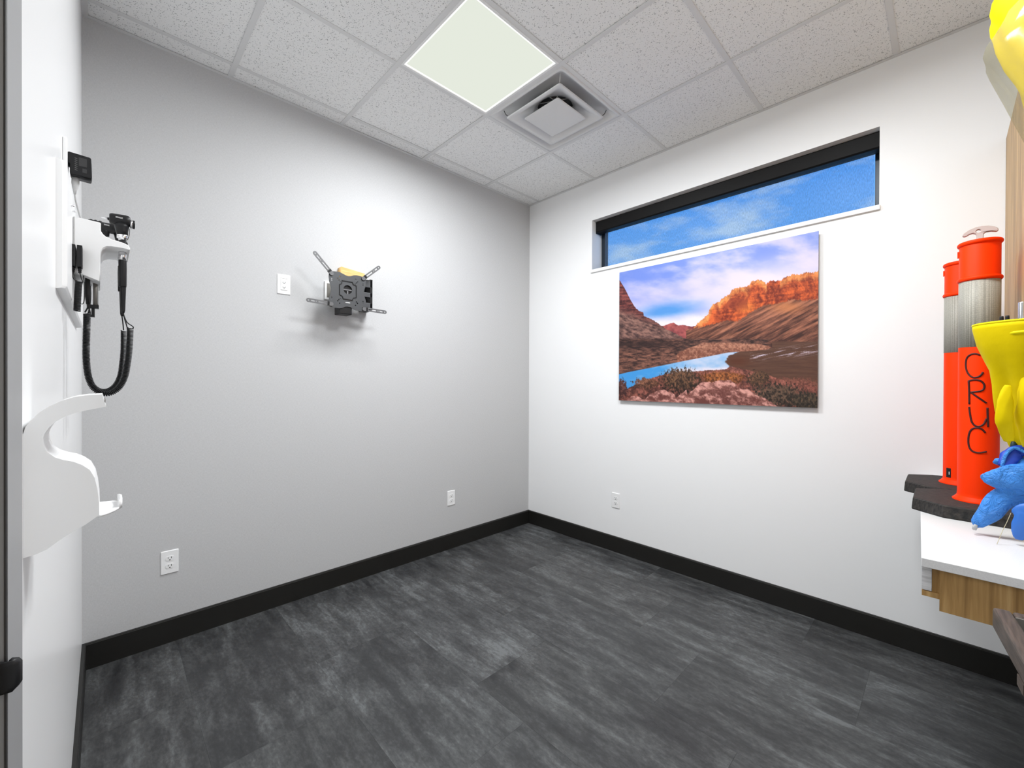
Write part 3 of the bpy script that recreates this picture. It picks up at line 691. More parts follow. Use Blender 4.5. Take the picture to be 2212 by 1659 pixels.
def canyon_print():
    src = np.array([(0, 0), (1, 0), (1, 1), (0, 1)], float); dst = np.array([(72, 433), (1772, 70), (1760, 1582), (65, 1522)], float)
    A = []
    for (u, v), (x, y) in zip(src, dst): A += [[u, v, 1, 0, 0, 0, -x * u, -x * v], [0, 0, 0, u, v, 1, -y * u, -y * v]]
    h = np.linalg.solve(np.array(A), dst.reshape(-1)); Hm = np.append(h, 1).reshape(3, 3)
    nu, nv = 460, 380
    U, V = np.meshgrid(np.linspace(0, 1, nu), np.linspace(0, 1, nv))
    q = Hm @ np.stack([U.ravel(), V.ravel(), np.ones(U.size)]); X = (q[0] / q[2]).reshape(U.shape); Y = (q[1] / q[2]).reshape(U.shape)
    img = paint(X, Y, U, V) * PRINT_GAIN
    ya, yb, za, zb, xf = -0.9865, -2.2548, 2.185, 1.193, -0.025
    loc = Vector((0, (ya + yb) / 2, zb))
    t = thing('canyon_print', 'frameless landscape print of a red canyon and river on the white wall', 'picture', loc)
    me = bpy.data.meshes.new('printed_face')
    co = np.stack([np.full(U.shape, xf), ya + (yb - ya) * U, za + (zb - za) * V], -1).reshape(-1, 3) - np.array(loc)
    idx = np.arange(nu * nv).reshape(nv, nu)
    fs = np.stack([idx[:-1, :-1], idx[1:, :-1], idx[1:, 1:], idx[:-1, 1:]], -1).reshape(-1, 4)
    me.from_pydata(co.tolist(), [], fs.tolist())
    at = me.color_attributes.new('print', 'FLOAT_COLOR', 'POINT')
    at.data.foreach_set('color', np.concatenate([img.reshape(-1, 3), np.ones((nu * nv, 1))], 1).astype(np.float32).ravel())
    M = mat('canyon_print_ink', (0.5, 0.5, 0.5), 0.35, spec=0.3); gg = NG(M); an = gg.n('ShaderNodeVertexColor', layer_name='print'); gg.color(an.outputs[0])
    link('printed_face', me, M, t)
    build('panel', MB().box(xf + .0003, xf + .0035, yb, ya, zb, za), M_alu, t)
    build('standoff_frame', MB().box(xf + .0035, 0, yb + .06, yb + .09, zb + .06, za - .06).box(xf + .0035, 0, ya - .09, ya - .06, zb + .06, za - .06).box(xf + .0035, 0, yb + .09, ya - .09, zb + .06, zb + .09).box(xf + .0035, 0, yb + .09, ya - .09, za - .09, za - .06), M_cable, t)
PRINT_GAIN = 0.88
canyon_print()

# ------------------------------------------------------------------ sanitiser bottle holder on the left wall
PH = [(-2.9699, 1.2631), (-2.9677, 1.2725), (-2.9631, 1.2804), (-2.9558, 1.2903), (-2.9474, 1.2977), (-2.9369, 1.3044), (-2.925, 1.3091), (-2.9129, 1.3113), (-2.8987, 1.3119), (-2.895, 1.295), (-2.9066, 1.2925), (-2.919, 1.2896), (-2.933, 1.2843), (-2.9417, 1.2777), (-2.9474, 1.271), (-2.9516, 1.263), (-2.953, 1.2575), (-2.9526, 1.2477), (-2.9498, 1.239), (-2.9427, 1.2312), (-2.9349, 1.2267), (-2.9261, 1.2234), (-2.918, 1.218), (-2.9108, 1.2104), (-2.9061, 1.1986), (-2.9035, 1.1834), (-2.9019, 1.1653), (-2.9016, 1.1474), (-2.915, 1.1371), (-2.9291, 1.1289), (-2.9398, 1.1216), (-2.9494, 1.1136), (-2.9587, 1.1099), (-2.9699, 1.1078)]
dp = thing('dispenser_holder', 'white plastic bottle holder with curved arm and drip tray on the left white wall', 'dispenser holder', (-2.97, -1.905, 1.1078))
plate2d('side_panel', PH, [], 'xz', -1.95, 0.003, M_plastic, dp)
plate2d('side_panel', PH, [], 'xz', -1.863, 0.003, M_plastic, dp)
def strip(name, pts, inward, y0, y1):
    mb = MB(); n = len(pts); rings = []
    for y in (y0, y1):
        ring = [(x, y, z) for x, z in pts] + [(x + dx, y, z + dz) for (x, z), (dx, dz) in reversed(list(zip(pts, inward)))]
        rings.append(ring)
    mb.loft(rings, True, True, False); return build(name, mb, M_plastic, dp)
def inw(pts, w):
    o = []
    for i in range(len(pts)):
        a, b = Vector(pts[max(i - 1, 0)]), Vector(pts[min(i + 1, len(pts) - 1)]); d = (b - a).normalized(); o.append((d.y * w, -d.x * w))
    return o
strip('front_shield', PH[14:28], inw(PH[14:28], .0025), -1.947, -1.863)
strip('arm_top', PH[0:9], inw(PH[0:9], .0025), -1.947, -1.863)
strip('arm_underside', PH[9:15], inw(PH[9:15], .0025), -1.947, -1.863)
strip('bottom', PH[27:34], inw(PH[27:34], .0025), -1.947, -1.863)
strip('arm_end', PH[8:10], inw(PH[8:10], .0025), -1.947, -1.863)
build('screw', MB().lathe([(0, 0), (.0035, 0), (.0035, .001), (0, .0012)], (-2.8966, -1.93, 1.3035), 12, 'x', False), M_liner, dp)
build('back_plate', MB().box(-2.97, -2.9672, -1.949, -1.861, 1.112, 1.262), M_plastic, dp)
TR = [(-2.9035, -1.949), (-2.899, -1.948), (-2.892, -1.940), (-2.886, -1.930), (-2.881, -1.917), (-2.8785, -1.905), (-2.8785, -1.885), (-2.881, -1.874), (-2.888, -1.866), (-2.9035, -1.862)]
tray = plate2d('drip_tray', TR, [], 'xy', 1.1442, 0.003, M_plastic, dp)
tl = MB().loft([[(x, y, z) for x, y in [(-2.8812, -1.917), (-2.8787, -1.908), (-2.8787, -1.882), (-2.8812, -1.873)]] for z in (1.1445, 1.1575)], False, False)
lp = build('tray_lip', tl, M_plastic, tray); q = lp.modifiers.new('s', 'SOLIDIFY'); q.thickness = .0025; q.offset = 0

# ------------------------------------------------------------------ diagnostic wall unit
dg = thing('diagnostic_set', 'white wall board holding two black medical scopes with coiled cords', 'medical scope set', (-2.97, -1.0, 1.525))
bd = MB(); bp = rrect(1.525, 1.80, -2.97 - .02, -2.953, .012, 4)
pr_ = [(-2.97, 1.525), (-2.9565, 1.527), (-2.9535, 1.532), (-2.953, 1.54), (-2.953, 1.785), (-2.9535, 1.793), (-2.9565, 1.798), (-2.97, 1.80)]
bd.loft([[(-2.97 + (x + 2.97) * s_, y, z) for x, z in pr_] for y, s_ in ((-1.45, .55), (-1.446, 1), (-0.52, 1), (-0.516, .55))], True, True, False)
build('wall_board', bd, M_plastic, dg)
BODY = [(-2.9527, 1.7414), (-2.9027, 1.7381), (-2.9033, 1.7177), (-2.8987, 1.7095), (-2.892, 1.7037), (-2.881, 1.6997), (-2.87, 1.6985), (-2.8559, 1.6951), (-2.8495, 1.6908), (-2.8466, 1.6837), (-2.8473, 1.6788), (-2.8559, 1.6807), (-2.87, 1.6813), (-2.8838, 1.6807), (-2.892, 1.6788), (-2.8981, 1.6741), (-2.9021, 1.6657), (-2.9033, 1.6561), (-2.9037, 1.6242), (-2.9048, 1.5858), (-2.9343, 1.5975), (-2.9527, 1.6038)]
plate2d('housing', BODY, [], 'xz', -1.234, 0.164, M_plastic, dg, None, 0.0012)
build('housing_seam', MB().box(-2.9508, -2.9502, -1.2346, -1.2338, 1.665, 1.741), M_liner, dg)
for x, y, z in ((-2.9502, -1.2345, 1.7535), (-2.9525, -1.30, 1.748)):
    build('screw', MB().tube([(-2.953, y, z), (-2.9475, y, z)], .0022, 8), M_chrome, dg)
def scope(hx, y, big):
    q = MB(); zc = 1.7625
    # instrument handle through the cradle
    grip = build('handle_grip', MB().lathe([(.0075, -.1715), (.0082, -.168), (.0086, -.12), (.0082, -.1), (.0081, -.0985)], (hx, y, 1.757), 20), M_black, dg)
    build('strain_relief', MB().lathe([(.003, -.2415), (.0044, -.235), (.0062, -.172), (.0065, -.17)], (hx + .001, y, 1.757), 14), M_black, dg)
    build('chrome_sleeve', MB().lathe([(.0082, -.0985), (.0082, -.0755)], (hx, y, 1.757), 20), M_chrome, dg)
    build('chrome_collar', MB().lathe([(.0082, -.046), (.0083, -.0405), (.0115, -.040), (.0120, -.0385), (.0120, -.0315), (.0112, -.030)], (hx, y, 1.757), 24), M_chrome, dg)
    build('base_ring', MB().lathe([(.0100, -.0575), (.0105, -.050), (.0088, -.047)], (hx, y, 1.757), 20), M_black, dg)
    return grip
scope(-2.8605, -1.192, True)
# nearer scope head: barrel, neck, eyepiece
hd = MB(); prof = [(.010, -.0225), (.0125, -.0215), (.0142, -.017), (.0150, -.004), (.0158, .010), (.0150, .0155), (.0128, .0185), (.011, .0195)]
hd.lathe(prof, (-2.8645, -1.192, 1.7660), 28, 'x')
head = build('scope_head', hd, M_black, dg)
nk = MB(); rings = []
for z, cx_, rx, ry in ((1.7265, -2.8612, .0118, .0112), (1.737, -2.8620, .0128, .0115), (1.748, -2.8625, .0150, .0128), (1.758, -2.863, .0175, .0135)):
    rings.append([(cx_ + rx * math.cos(2 * math.pi * j / 24), -1.192 + ry * math.sin(2 * math.pi * j / 24), z) for j in range(24)])
build('scope_neck', nk.loft(rings), M_black, dg)
build('eyepiece_ring', MB().lathe([(.0095, 0), (.0122, .001), (.0122, .004), (.0100, .0055)], (-2.8455, -1.192, 1.760), 24, 'x'), M_chrome, dg)
build('eyepiece', MB().lathe([(.0105, 0), (.0116, .001), (.0116, .004), (.0095, .0048)], (-2.8403, -1.192, 1.7605), 24, 'x'), M_black, dg)
build('specula_tip', MB().lathe([(.0018, -.016), (.0042, 0)], (-2.886, -1.192, 1.7635), 16, 'x'), M_chrome, dg)
build('lens_wire', MB().tube(smooth([(-2.8465, -1.20, 1.745), (-2.8472, -1.204, 1.730), (-2.8500, -1.204, 1.717), (-2.853, -1.2, 1.712)], 5), .0007, 6), M_black, dg)
for dz_ in (0.0, -.0022):
    build('printed_mark', MB().box(-2.8745, -2.8605, -1.2077, -1.2073, 1.7692 + dz_, 1.7700 + dz_), M_printmark, head)
# second scope further along the cradle
scope(-2.8605, -1.108, False)
build('scope_head', MB().lathe([(.009, -.030), (.0135, -.028), (.0142, -.004), (.0130, .004), (.010, .008)], (-2.8735, -1.108, 1.7605), 24, 'x'), M_black, dg)
rings = [[(cx_ + .0105 * math.cos(2 * math.pi * j / 20), -1.108 + .0105 * math.sin(2 * math.pi * j / 20), z) for j in range(20)] for z, cx_ in ((1.712, -2.8605), (1.73, -2.8635), (1.752, -2.868))]
build('scope_neck', MB().loft(rings), M_black, dg)
kn = [(.006, -.030)]
for i in range(3): kn += [(.0066, -.028 + i * .009), (.0082, -.025 + i * .009), (.0083, -.023 + i * .009), (.0066, -.0202 + i * .009)]
build('ridged_knob', MB().lathe(kn, (-2.8985, -1.108, 1.7685), 18, 'x'), M_black, dg)
build('scope_foot', MB().lathe([(.0, -.014), (.010, -.012), (.011, 0), (.009, .012)], (-2.896, -1.108, 1.7490), 16, 'z'), M_black, dg)
for dz_ in (0.0, -.0022):
    build('printed_mark', MB().box(-2.897, -2.886, -1.1226, -1.1222, 1.7655 + dz_, 1.7662 + dz_), M_printmark, dg)
# twin cord plugs on the near side of the housing
for x0, x1 in ((-2.9562, -2.9470), (-2.9448, -2.9352)):
    pg = build('cord_plug', MB().box(x0, x1, -1.270, -1.2345, 1.611, 1.664), M_black, dg, bevel=0.0015)
    xc = (x0 + x1) / 2
    build('cord_relief', MB().lathe([(.0038, 0), (.0038, -.003), (.003, -.0035), (.0034, -.006), (.0034, -.008), (.0026, -.0085), (.003, -.011), (.003, -.013)], (xc, -1.253, 1.611), 12), M_black, pg)
build('thin_cord', MB().tube(smooth([(-2.9515, -1.253, 1.599), (-2.9523, -1.253, 1.588), (-2.9495, -1.253, 1.580), (-2.944, -1.253, 1.577)], 6), .0011, 8), M_black, dg)
build('thin_cord', MB().tube(smooth([(-2.940, -1.253, 1.599), (-2.9375, -1.253, 1.586), (-2.9352, -1.253, 1.577), (-2.938, -1.253, 1.571)], 6), .0011, 8), M_black, dg)
build('short_coiled_cord', MB().tube(helix([(-2.9417, -1.253, 1.5774), (-2.943, -1.253, 1.5522), (-2.9442, -1.253, 1.5252), (-2.9449, -1.253, 1.5030)], .0055, .0030), .0015, 6), M_black, dg)
build('thin_cord', MB().tube(smooth([(-2.9440, -1.253, 1.527), (-2.938, -1.250, 1.522), (-2.9330, -1.246, 1.528), (-2.932, -1.24, 1.56), (-2.934, -1.23, 1.597)], 6), .0010, 8), M_black, dg)
# long coiled cords
CO = [(-2.8452, 1.476), (-2.8461, 1.4437), (-2.8478, 1.4091), (-2.8512, 1.3745), (-2.8554, 1.3446), (-2.8638, 1.3194), (-2.8754, 1.3036), (-2.8901, 1.2959), (-2.9045, 1.2994), (-2.9171, 1.3128), (-2.9249, 1.3348), (-2.9287, 1.3611), (-2.9303, 1.3938), (-2.9302, 1.4266), (-2.9295, 1.4595), (-2.9287, 1.5055)]
c1p = [(x, -1.192, z) for x, z in CO]
build('coiled_cord', MB().tube(helix(c1p, .0063, .0036), .0014, 5), M_black, dg)
build('cord_lead', MB().tube(smooth([(-2.860, -1.192, 1.520), (-2.857, -1.192, 1.505), (-2.851, -1.192, 1.490), (-2.8395, -1.192, 1.480), (-2.840, -1.192, 1.474)], 6), .0014, 8), M_black, dg)
build('cord_lead', MB().tube(smooth([(-2.860, -1.193, 1.520), (-2.8565, -1.193, 1.500), (-2.8525, -1.193, 1.482), (-2.851, -1.193, 1.474)], 6), .0014, 8), M_black, dg)
c2p = [(x - .011 + .0008 * min(i, 10), -1.085, z + .0007 * min(i, 12)) for i, (x, z) in enumerate(CO)]
c2p[-1] = (c2p[-1][0], c2p[-1][1], 1.515)
build('coiled_cord', MB().tube(helix(c2p, .0055, .0036), .0013, 5), M_black, dg)
build('cord_lead', MB().tube(smooth([(-2.8605, -1.108, 1.52), (-2.858, -1.10, 1.50), (-2.856, -1.088, 1.478)], 6), .0014, 8), M_black, dg)
for yy in (-1.20, -1.10):
    build('cord_relief', MB().lathe([(.0062, 0), (.0062, -.004), (.0048, -.0045), (.0055, -.03), (.0052, -.05), (.003, -.075)], (-2.9275, yy, 1.604), 14), M_black, dg)
    build('cord_lead', MB().tube(smooth([(-2.9262, yy, 1.532), (-2.9275, yy, 1.52), (-2.9325, yy + .004, 1.508)], 6), .0016, 8), M_black, dg)
    build('cord_lead', MB().tube(smooth([(-2.9262, yy, 1.532), (-2.9250, yy, 1.52), (-2.9228, yy + .004, 1.508)], 6), .0016, 8), M_black, dg)
# specula tube under the housing
build('specula_tube', MB().lathe([(.0052, 0), (.0052, .075)], (-2.9128, -1.17, 1.528), 16), M_liner, dg)
build('specula_scale', MB().box(-2.9092, -2.9079, -1.1745, -1.1735, 1.535, 1.59), M_cable, dg)
build('tube_catch', MB().box(-2.929, -2.9068, -1.178, -1.162, 1.523, 1.532).box(-2.921, -2.9145, -1.176, -1.164, 1.50, 1.524), M_black, dg)

# power adapter above the board
ob = thing('wall_outlet', 'white outlet edge-on on the left white wall behind the black adapter', 'wall outlet', (-2.97, -1.21, 1.83))
build('cover_plate', MB().box(-2.97, -2.9615, -1.25, -1.17, 1.815, 1.928), M_plastic, ob, bevel=0.003)
AD = [(-2.9614, 1.9018), (-2.9215, 1.8995), (-2.9196, 1.896), (-2.9192, 1.8545), (-2.9208, 1.8459), (-2.9411, 1.8468), (-2.9555, 1.8455), (-2.9582, 1.8522), (-2.9578, 1.8723), (-2.9614, 1.8763)]
pa = thing('power_adapter', 'black plug-in power adapter above the white wall board', 'power adapter', (-2.9615, -1.21, 1.845))
plate2d('body', AD, [], 'xz', -1.23, 0.040, M_black, pa, None, 0.0012)
for i in range(7):
    z = 1.8595 + i * .0048
    build('embossed_mark', MB().add([(-2.9495, -1.2304, z), (-2.9448, -1.2304, z - .0012), (-2.9448, -1.2304, z + .0004), (-2.9495, -1.2304, z + .0018)], [(0, 1, 2, 3)]), M_dimprint, pa)
build('rating_label', MB().box(-2.9425, -2.928, -1.2304, -1.2300, 1.872, 1.893).box(-2.9360, -2.928, -1.2304, -1.2300, 1.857, 1.867), mat('adapter_label', (0.028, 0.028, 0.029), 0.6), pa)
cn = MB(); rings = []
for z, xc, rx, ry in ((1.8475, -2.9487, .0073, .006), (1.832, -2.949, .0072, .006), (1.820, -2.9495, .0055, .005), (1.815, -2.950, .0040, .004), (1.804, -2.9502, .0022, .0022)):
    rings.append([(xc + rx * math.cos(2 * math.pi * j / 16), -1.21 + ry * math.sin(2 * math.pi * j / 16), z) for j in range(16)])
build('cord_connector', cn.loft(rings), mat('grey_connector', (0.5, 0.5, 0.5), 0.5), pa)
build('cord', MB().tube(smooth([(-2.9502, -1.21, 1.805), (-2.9485, -1.208, 1.788), (-2.9440, -1.20, 1.765), (-2.9385, -1.19, 1.741)], 6), .0017, 8), M_cable, pa)

# ------------------------------------------------------------------ counter and wall cabinet along the front wall
CX, CY, CZ = -1.306, -2.700, 0.86
cu = thing('sink_counter', 'white wall-hung counter with oak apron along the front wall', 'counter', (CX, -3.0, 0.72))
ct = [(CX, Y0), (-0.001, Y0), (-0.001, CY + .031), (CX, CY - .011)]
build('countertop', MB().loft([[(x, y, z) for x, y in ct] for z in (CZ - .024, CZ)], True, True, False), M_counter, cu, bevel=0.0015)
build('end_panel', MB().box(CX + .012, CX + .030, Y0, -2.746, .724, CZ - .024), M_oak, cu)
build('drawer_front', MB().box(CX + .016, -0.002, -2.731, -2.712, .770, CZ - .025), M_ash, cu)
build('front_rail', MB().box(CX + .022, -0.002, -2.747, -2.7315, .758, CZ - .024), M_oak, cu)
build('bottom_rail', MB().box(CX + .016, -0.002, -2.748, -2.712, .7535, .7675), M_oak, cu)
ub = thing('wall_cabinet', 'tall oak wall cabinet against the white wall above the counter', 'cabinet', (-0.8, -3.12, 1.545))
UX0, UX1, UZ0, UZ1, UY = -1.33, -0.001, 1.545, 2.43, -2.936
build('body', MB().box(UX0, UX1, Y0, UY - .020, UZ0, UZ1), M_oak, ub)
for k in range(3):
    wdt = (UX1 - UX0) / 3; a = UX0 + k * wdt
    dr = build('door', MB().box(a + .0015, a + wdt - .0015, UY - .0195, UY, UZ0 + .001, UZ1 - .001), M_oak, ub, bevel=0.001)
    if k < 0: build('handle', MB().tube([(a + .05, UY, UZ0 + .10), (a + .05, UY + .018, UZ0 + .10), (a + .05, UY + .018, UZ0 + .20), (a + .05, UY, UZ0 + .20)], .004, 8), M_chrome, dr)

# ------------------------------------------------------------------ delineator posts
def delineator(label, cx, cy, letters, hrot):
    t = thing('delineator_post', label, 'delineator post', (cx, cy, CZ), 'orange delineator posts on the counter')
    z0 = CZ + 0.0005; a = .170; k = .088
    oct_ = [(-a, -k), (-a, k), (-k - .015, a), (k + .015, a), (a, k), (a, -k), (k + .015, -a), (-k - .015, -a)]
    sc = lambda s_, z: [(cx + x * s_, cy + y * s_, z) for x, y in oct_]
    build('rubber_base', MB().loft([sc(.99, z0), sc(1.0, z0 + .004), sc(.985, z0 + .040), sc(.965, z0 + .044)], True, True, False), M_rubber, t)
    zb = z0 + .044; r = .052
    build('post', MB().lathe([(.0, 0), (.058, 0), (.060, .004), (.053, .016), (r, .03), (r, .94), (.050, .944), (.04, .945)], (cx, cy, zb), 48), M_orange, t)
    build('flange', MB().lathe([(.0645, 0), (.065, .004), (.060, .008), (.0525, .018)], (cx, cy, zb), 48, 'z', False), M_orange, t)
    for zc in (1.712, 1.842):
        n = 10; build('rib', MB().lathe([(r + .0055 * math.cos(R(-90 + 180 * i / n)), .0075 * math.sin(R(-90 + 180 * i / n))) for i in range(n + 1)], (cx, cy, zc), 48, 'z', False), M_orange, t)
    build('reflective_band', MB().lathe([(r, 1.465 - 0), (r + .0006, 1.4652), (r + .0006, 1.7038), (r, 1.704)], (cx, cy, 0), 48, 'z', False), M_band, t)
    build('locking_tab', MB().box(cx - .006, cx + .006, cy + r - .002, cy + r + .004, 1.80, 1.822), M_orange, t)
    build('top_cap', MB().lathe([(.0, .0), (.034, .0), (.032, .004), (.0, .0055)], (cx, cy, zb + .9448), 32), M_handle, t)
    # T grip
    zt = zb + .949
    G = [(-.0085, -.004), (-.0085, .018), (-.011, .025), (-.018, .029), (-.026, .027), (-.034, .022), (-.041, .021), (-.044, .026), (-.041, .034), (-.028, .044), (-.012, .050), (.004, .051), (.020, .048), (.034, .042), (.043, .033), (.044, .026), (.041, .022), (.033, .024), (.024, .027), (.016, .027), (.010, .023), (.0085, .016), (.0085, -.004)]
    G2 = [(cy - x, zt + z) for x, z in G] if hrot == 0 else [(cx + x, zt + z) for x, z in G]
    hole = [circ((cy if hrot == 0 else cx) + .004, zt + .034, .0055, 14)]
    plate2d('grip', G2, hole, 'yz' if hrot == 0 else 'xz', (cx if hrot == 0 else cy) - .007, .014, M_handle, t, None, .0015)
    if letters:
        S = [[(180.7, 1.4343), (168.5, 1.4396), (155.7, 1.4373), (144.8, 1.4267), (140.8, 1.4082), (142.4, 1.3857), (150.1, 1.3668), (162.0, 1.3555), (174.5, 1.3562), (183.8, 1.3635), (189.2, 1.3737)],
             [(150.3, 1.3426), (152.0, 1.3109), (153.0, 1.2588)], [(148.7, 1.3415), (166.3, 1.3463), (182.6, 1.3426), (192.2, 1.3298), (190.9, 1.3134), (180.2, 1.3059), (156.6, 1.3017)], [(156.6, 1.3017), (174.9, 1.2856), (199.1, 1.2642)],
             [(152.5, 1.2495), (155.1, 1.2255), (160.3, 1.1961), (170.2, 1.1821), (182.3, 1.1812), (193.1, 1.191), (200.0, 1.2096)], [(202.1, 1.2479), (202.8, 1.2206), (204.6, 1.1799)],
             [(197.0, 1.1591), (186.4, 1.1723), (170.2, 1.1748), (157.6, 1.1644), (151.8, 1.1433), (151.3, 1.1171), (156.6, 1.0973), (168.1, 1.0878), (184.3, 1.0871), (200.9, 1.0929)]]
        grp = [S[0:1], S[1:4], S[4:6], S[6:7]]
        for strokes in grp:
            mb = MB()
            for s_ in strokes:
                pts = [(cx + .0517 * math.cos(R(a_)), cy + .0517 * math.sin(R(a_)), z) for a_, z in [tuple(q) for q in smooth([Vector((a_, z_, 0)).to_2d() for a_, z_ in s_], 5)]]
                mb.tube(pts, .0031, 6)
            build('hand_lettering', mb, M_ink, t)
    else:
        mb = MB(); aa = [(cx + .0526 * math.cos(R(q)), cy + .0526 * math.sin(R(q))) for q in (128, 138, 148)]
        mb.loft([[(x, y, z) for x, y in aa] for z in (.932, .972)], False, False); build('maker_sticker', mb, M_black, t)
        aa = [(cx + .0529 * math.cos(R(q)), cy + .0529 * math.sin(R(q))) for q in (140, 143)]
        mb = MB(); mb.loft([[(x, y, z) for x, y in aa] for z in (.945, .957)], False, False); build('sticker_mark', mb, M_printmark, t)
    return t
delineator('orange delineator post with black handwritten CRUC letters and silver band', -0.61, -2.838, True, 0)
delineator('orange delineator post without letters, behind the CRUC one', -0.27, -2.800, False, 1)

# ------------------------------------------------------------------ yellow pouch, pens, tube
PC = (-0.95, -2.937)
yp = thing('yellow_pouch', 'tall yellow fabric pouch with flared hemmed rim standing on the counter', 'pouch', (PC[0], PC[1], CZ))
zr = [(1.512, .1245, 0), (1.497, .1240, .0), (1.45, .1150, .01), (1.41, .1020, .03), (1.374, .0915, .06), (1.33, .0870, .12), (1.29, .0840, .17), (1.25, .0800, .20), (1.19, .0715, .22), (1.116, .0560, .22), (1.02, .0480, .20), (.93, .0450, .16), (CZ + .001, .0460, .10)]
rings = []
for z, r_, fo in zr:
    ring = []; ox = float(np.interp(z, [.86, 1.05, 1.25, 1.4], [.115, .105, .03, 0]))
    for j in range(72):
        th_ = 2 * math.pi * j / 72
        k = 1 + fo * (math.cos(5 * th_ + 2.2 + z * 6) * .55 + math.cos(9 * th_ + 1.0 - z * 9) * .35) - fo * .5
        zz = z + (.012 * math.sin(th_ * 1 + .3) if z > 1.48 else 0)
        ring.append((PC[0] + ox + r_ * k * math.cos(th_) * .92 * (.75 if z < 1.1 else 1), PC[1] - ox * .25 + r_ * k * math.sin(th_), zz if z < 1.48 else z))
    rings.append(ring)
pb = build('pouch_body', MB().loft(rings, False), M_yellow, yp)
mo = pb.modifiers.new('s', 'SOLIDIFY'); mo.thickness = .002; mo.offset = 1
hem = MB()
hp = [(PC[0] + .1245 * math.cos(2 * math.pi * j / 48) * .92, PC[1] + .1245 * math.sin(2 * math.pi * j / 48), 1.5115) for j in range(49)]
build('hem', hem.tube(hp, .0035, 8), M_yhem, yp)
hp2 = [(PC[0] + .1235 * math.cos(2 * math.pi * j / 48) * .92, PC[1] + .1235 * math.sin(2 * math.pi * j / 48), 1.494) for j in range(49)]
build('stitch_line', MB().tube(hp2, .0012, 6), M_yhem, yp)
tabp = [(PC[0] + .1195 * math.cos(R(a_)) * .92, PC[1] + .1195 * math.sin(R(a_)), 1.4785 - .001 * abs(a_ - 170) / 8) for a_ in range(152, 190, 4)]
build('pull_tab', MB().tube(tabp, [.003] + [.0055] * (len(tabp) - 2) + [.003], 8), M_yhem, yp)
# hanging lobes of fabric below the cuff
def lobe(name, pts, mat_, parent, flat=.6, seg=20, n=6):
    """tapered soft lobe; pts (x,y,z,r)"""
    P = smooth([Vector(p[:3]) for p in pts], n); rr = np.interp(np.linspace(0, len(pts) - 1, len(P)), range(len(pts)), [p[3] for p in pts])
    rings = []
    for i, p in enumerate(P):
        T_ = (P[min(i + 1, len(P) - 1)] - P[max(i - 1, 0)]).normalized(); b = Vector((1, 0, 0)); b = (b - T_ * b.dot(T_)).normalized(); c = T_.cross(b)
        ring = []
        for j in range(seg):
            a_ = 2 * math.pi * j / seg; w_ = 1 + .07 * math.sin(3 * a_ + i * .55) + .05 * math.sin(5 * a_ - i * .9)
            ring.append(tuple(p + (b * math.cos(a_) * flat + c * math.sin(a_)) * rr[i] * w_))
        rings.append(ring)
    return build(name, MB().loft(rings), mat_, parent)
lobe('fabric_fold', [(-1.018, -2.880, 1.328, .006), (-1.024, -2.874, 1.285, .015), (-1.020, -2.875, 1.22, .018), (-.990, -2.884, 1.165, .010)], M_yellow, yp, .5)
lobe('fabric_fold', [(-1.000, -2.945, 1.40, .030), (-1.012, -2.940, 1.31, .044), (-1.000, -2.942, 1.22, .044), (-.965, -2.945, 1.15, .034)], M_yellow, yp, .5)
def pen(label, x, y, z1, r_, material):
    o = build('pen' if r_ < .006 else 'steel_tube', MB().lathe([(r_ * .6, 0), (r_, .01), (r_, z1 - 1.30 - .004), (r_ * .85, z1 - 1.30)], (x, y, 1.30), 16), material, None, (x, y, 1.30))
    return tag(o, label, 'pen' if r_ < .006 else 'tube', 'black pens in the yellow pouch' if r_ < .006 else None)
pen('black pen in the yellow pouch, nearer the orange post', -0.93, -2.872, 1.5385, .0045, M_black)
pen('black pen in the yellow pouch, nearer the steel tube', -0.93, -2.8835, 1.5395, .0045, M_black)
tb = MB().lathe([(.009, 0), (.010, .004), (.010, .272), (.008, .275)], (-0.95, -2.912, 1.30), 20)
tag(build('steel_tube', tb, M_chrome, None, (-0.95, -2.912, 1.30)), 'shiny steel tube standing in the yellow pouch', 'tube')

# ------------------------------------------------------------------ blue gloves
def soft(name, lobes, material, parent, voxel=.0035):
    """several lobes merged into one continuous skin"""
    mb = MB()
    for pts, flat in lobes:
        P = smooth([Vector(p[:3]) for p in pts], 5); rr = np.interp(np.linspace(0, len(pts) - 1, len(P)), range(len(pts)), [p[3] for p in pts])
        P = [P[0] - (P[1] - P[0]).normalized() * rr[0] * .6] + P + [P[-1] + (P[-1] - P[-2]).normalized() * rr[-1] * .6]; rr = [rr[0] * .45] + list(rr) + [rr[-1] * .45]
        rings = []
        for i, p in enumerate(P):
            T_ = (P[min(i + 1, len(P) - 1)] - P[max(i - 1, 0)]).normalized(); b = Vector((1, 0, 0)); b = (b - T_ * b.dot(T_)).normalized(); c = T_.cross(b)
            rings.append([tuple(p + (b * math.cos(2 * math.pi * j / 18) * flat + c * math.sin(2 * math.pi * j / 18)) * rr[i] * (1 + .06 * math.sin(3 * 2 * math.pi * j / 18 + i * .8))) for j in range(18)])
        mb.loft(rings)
    o = build(name, mb, None, parent)
    r_ = o.modifiers.new('r', 'REMESH'); r_.mode = 'VOXEL'; r_.voxel_size = voxel; r_.use_smooth_shade = True
    s_ = o.modifiers.new('k', 'SMOOTH'); s_.iterations = 4; s_.factor = .5
    bpy.context.view_layer.update()
    me = bpy.data.meshes.new_from_object(o.evaluated_get(bpy.context.evaluated_depsgraph_get()))
    o.modifiers.clear(); o.data = me; me.name = name; me.materials.clear(); me.materials.append(material)
    me.polygons.foreach_set('use_smooth', [True] * len(me.polygons))
    return o
XG = -0.93
gl = thing('glove', 'bright blue rubber glove with folded fingers slumped against the black base', 'glove', (XG, -2.87, CZ), 'blue gloves on the counter')
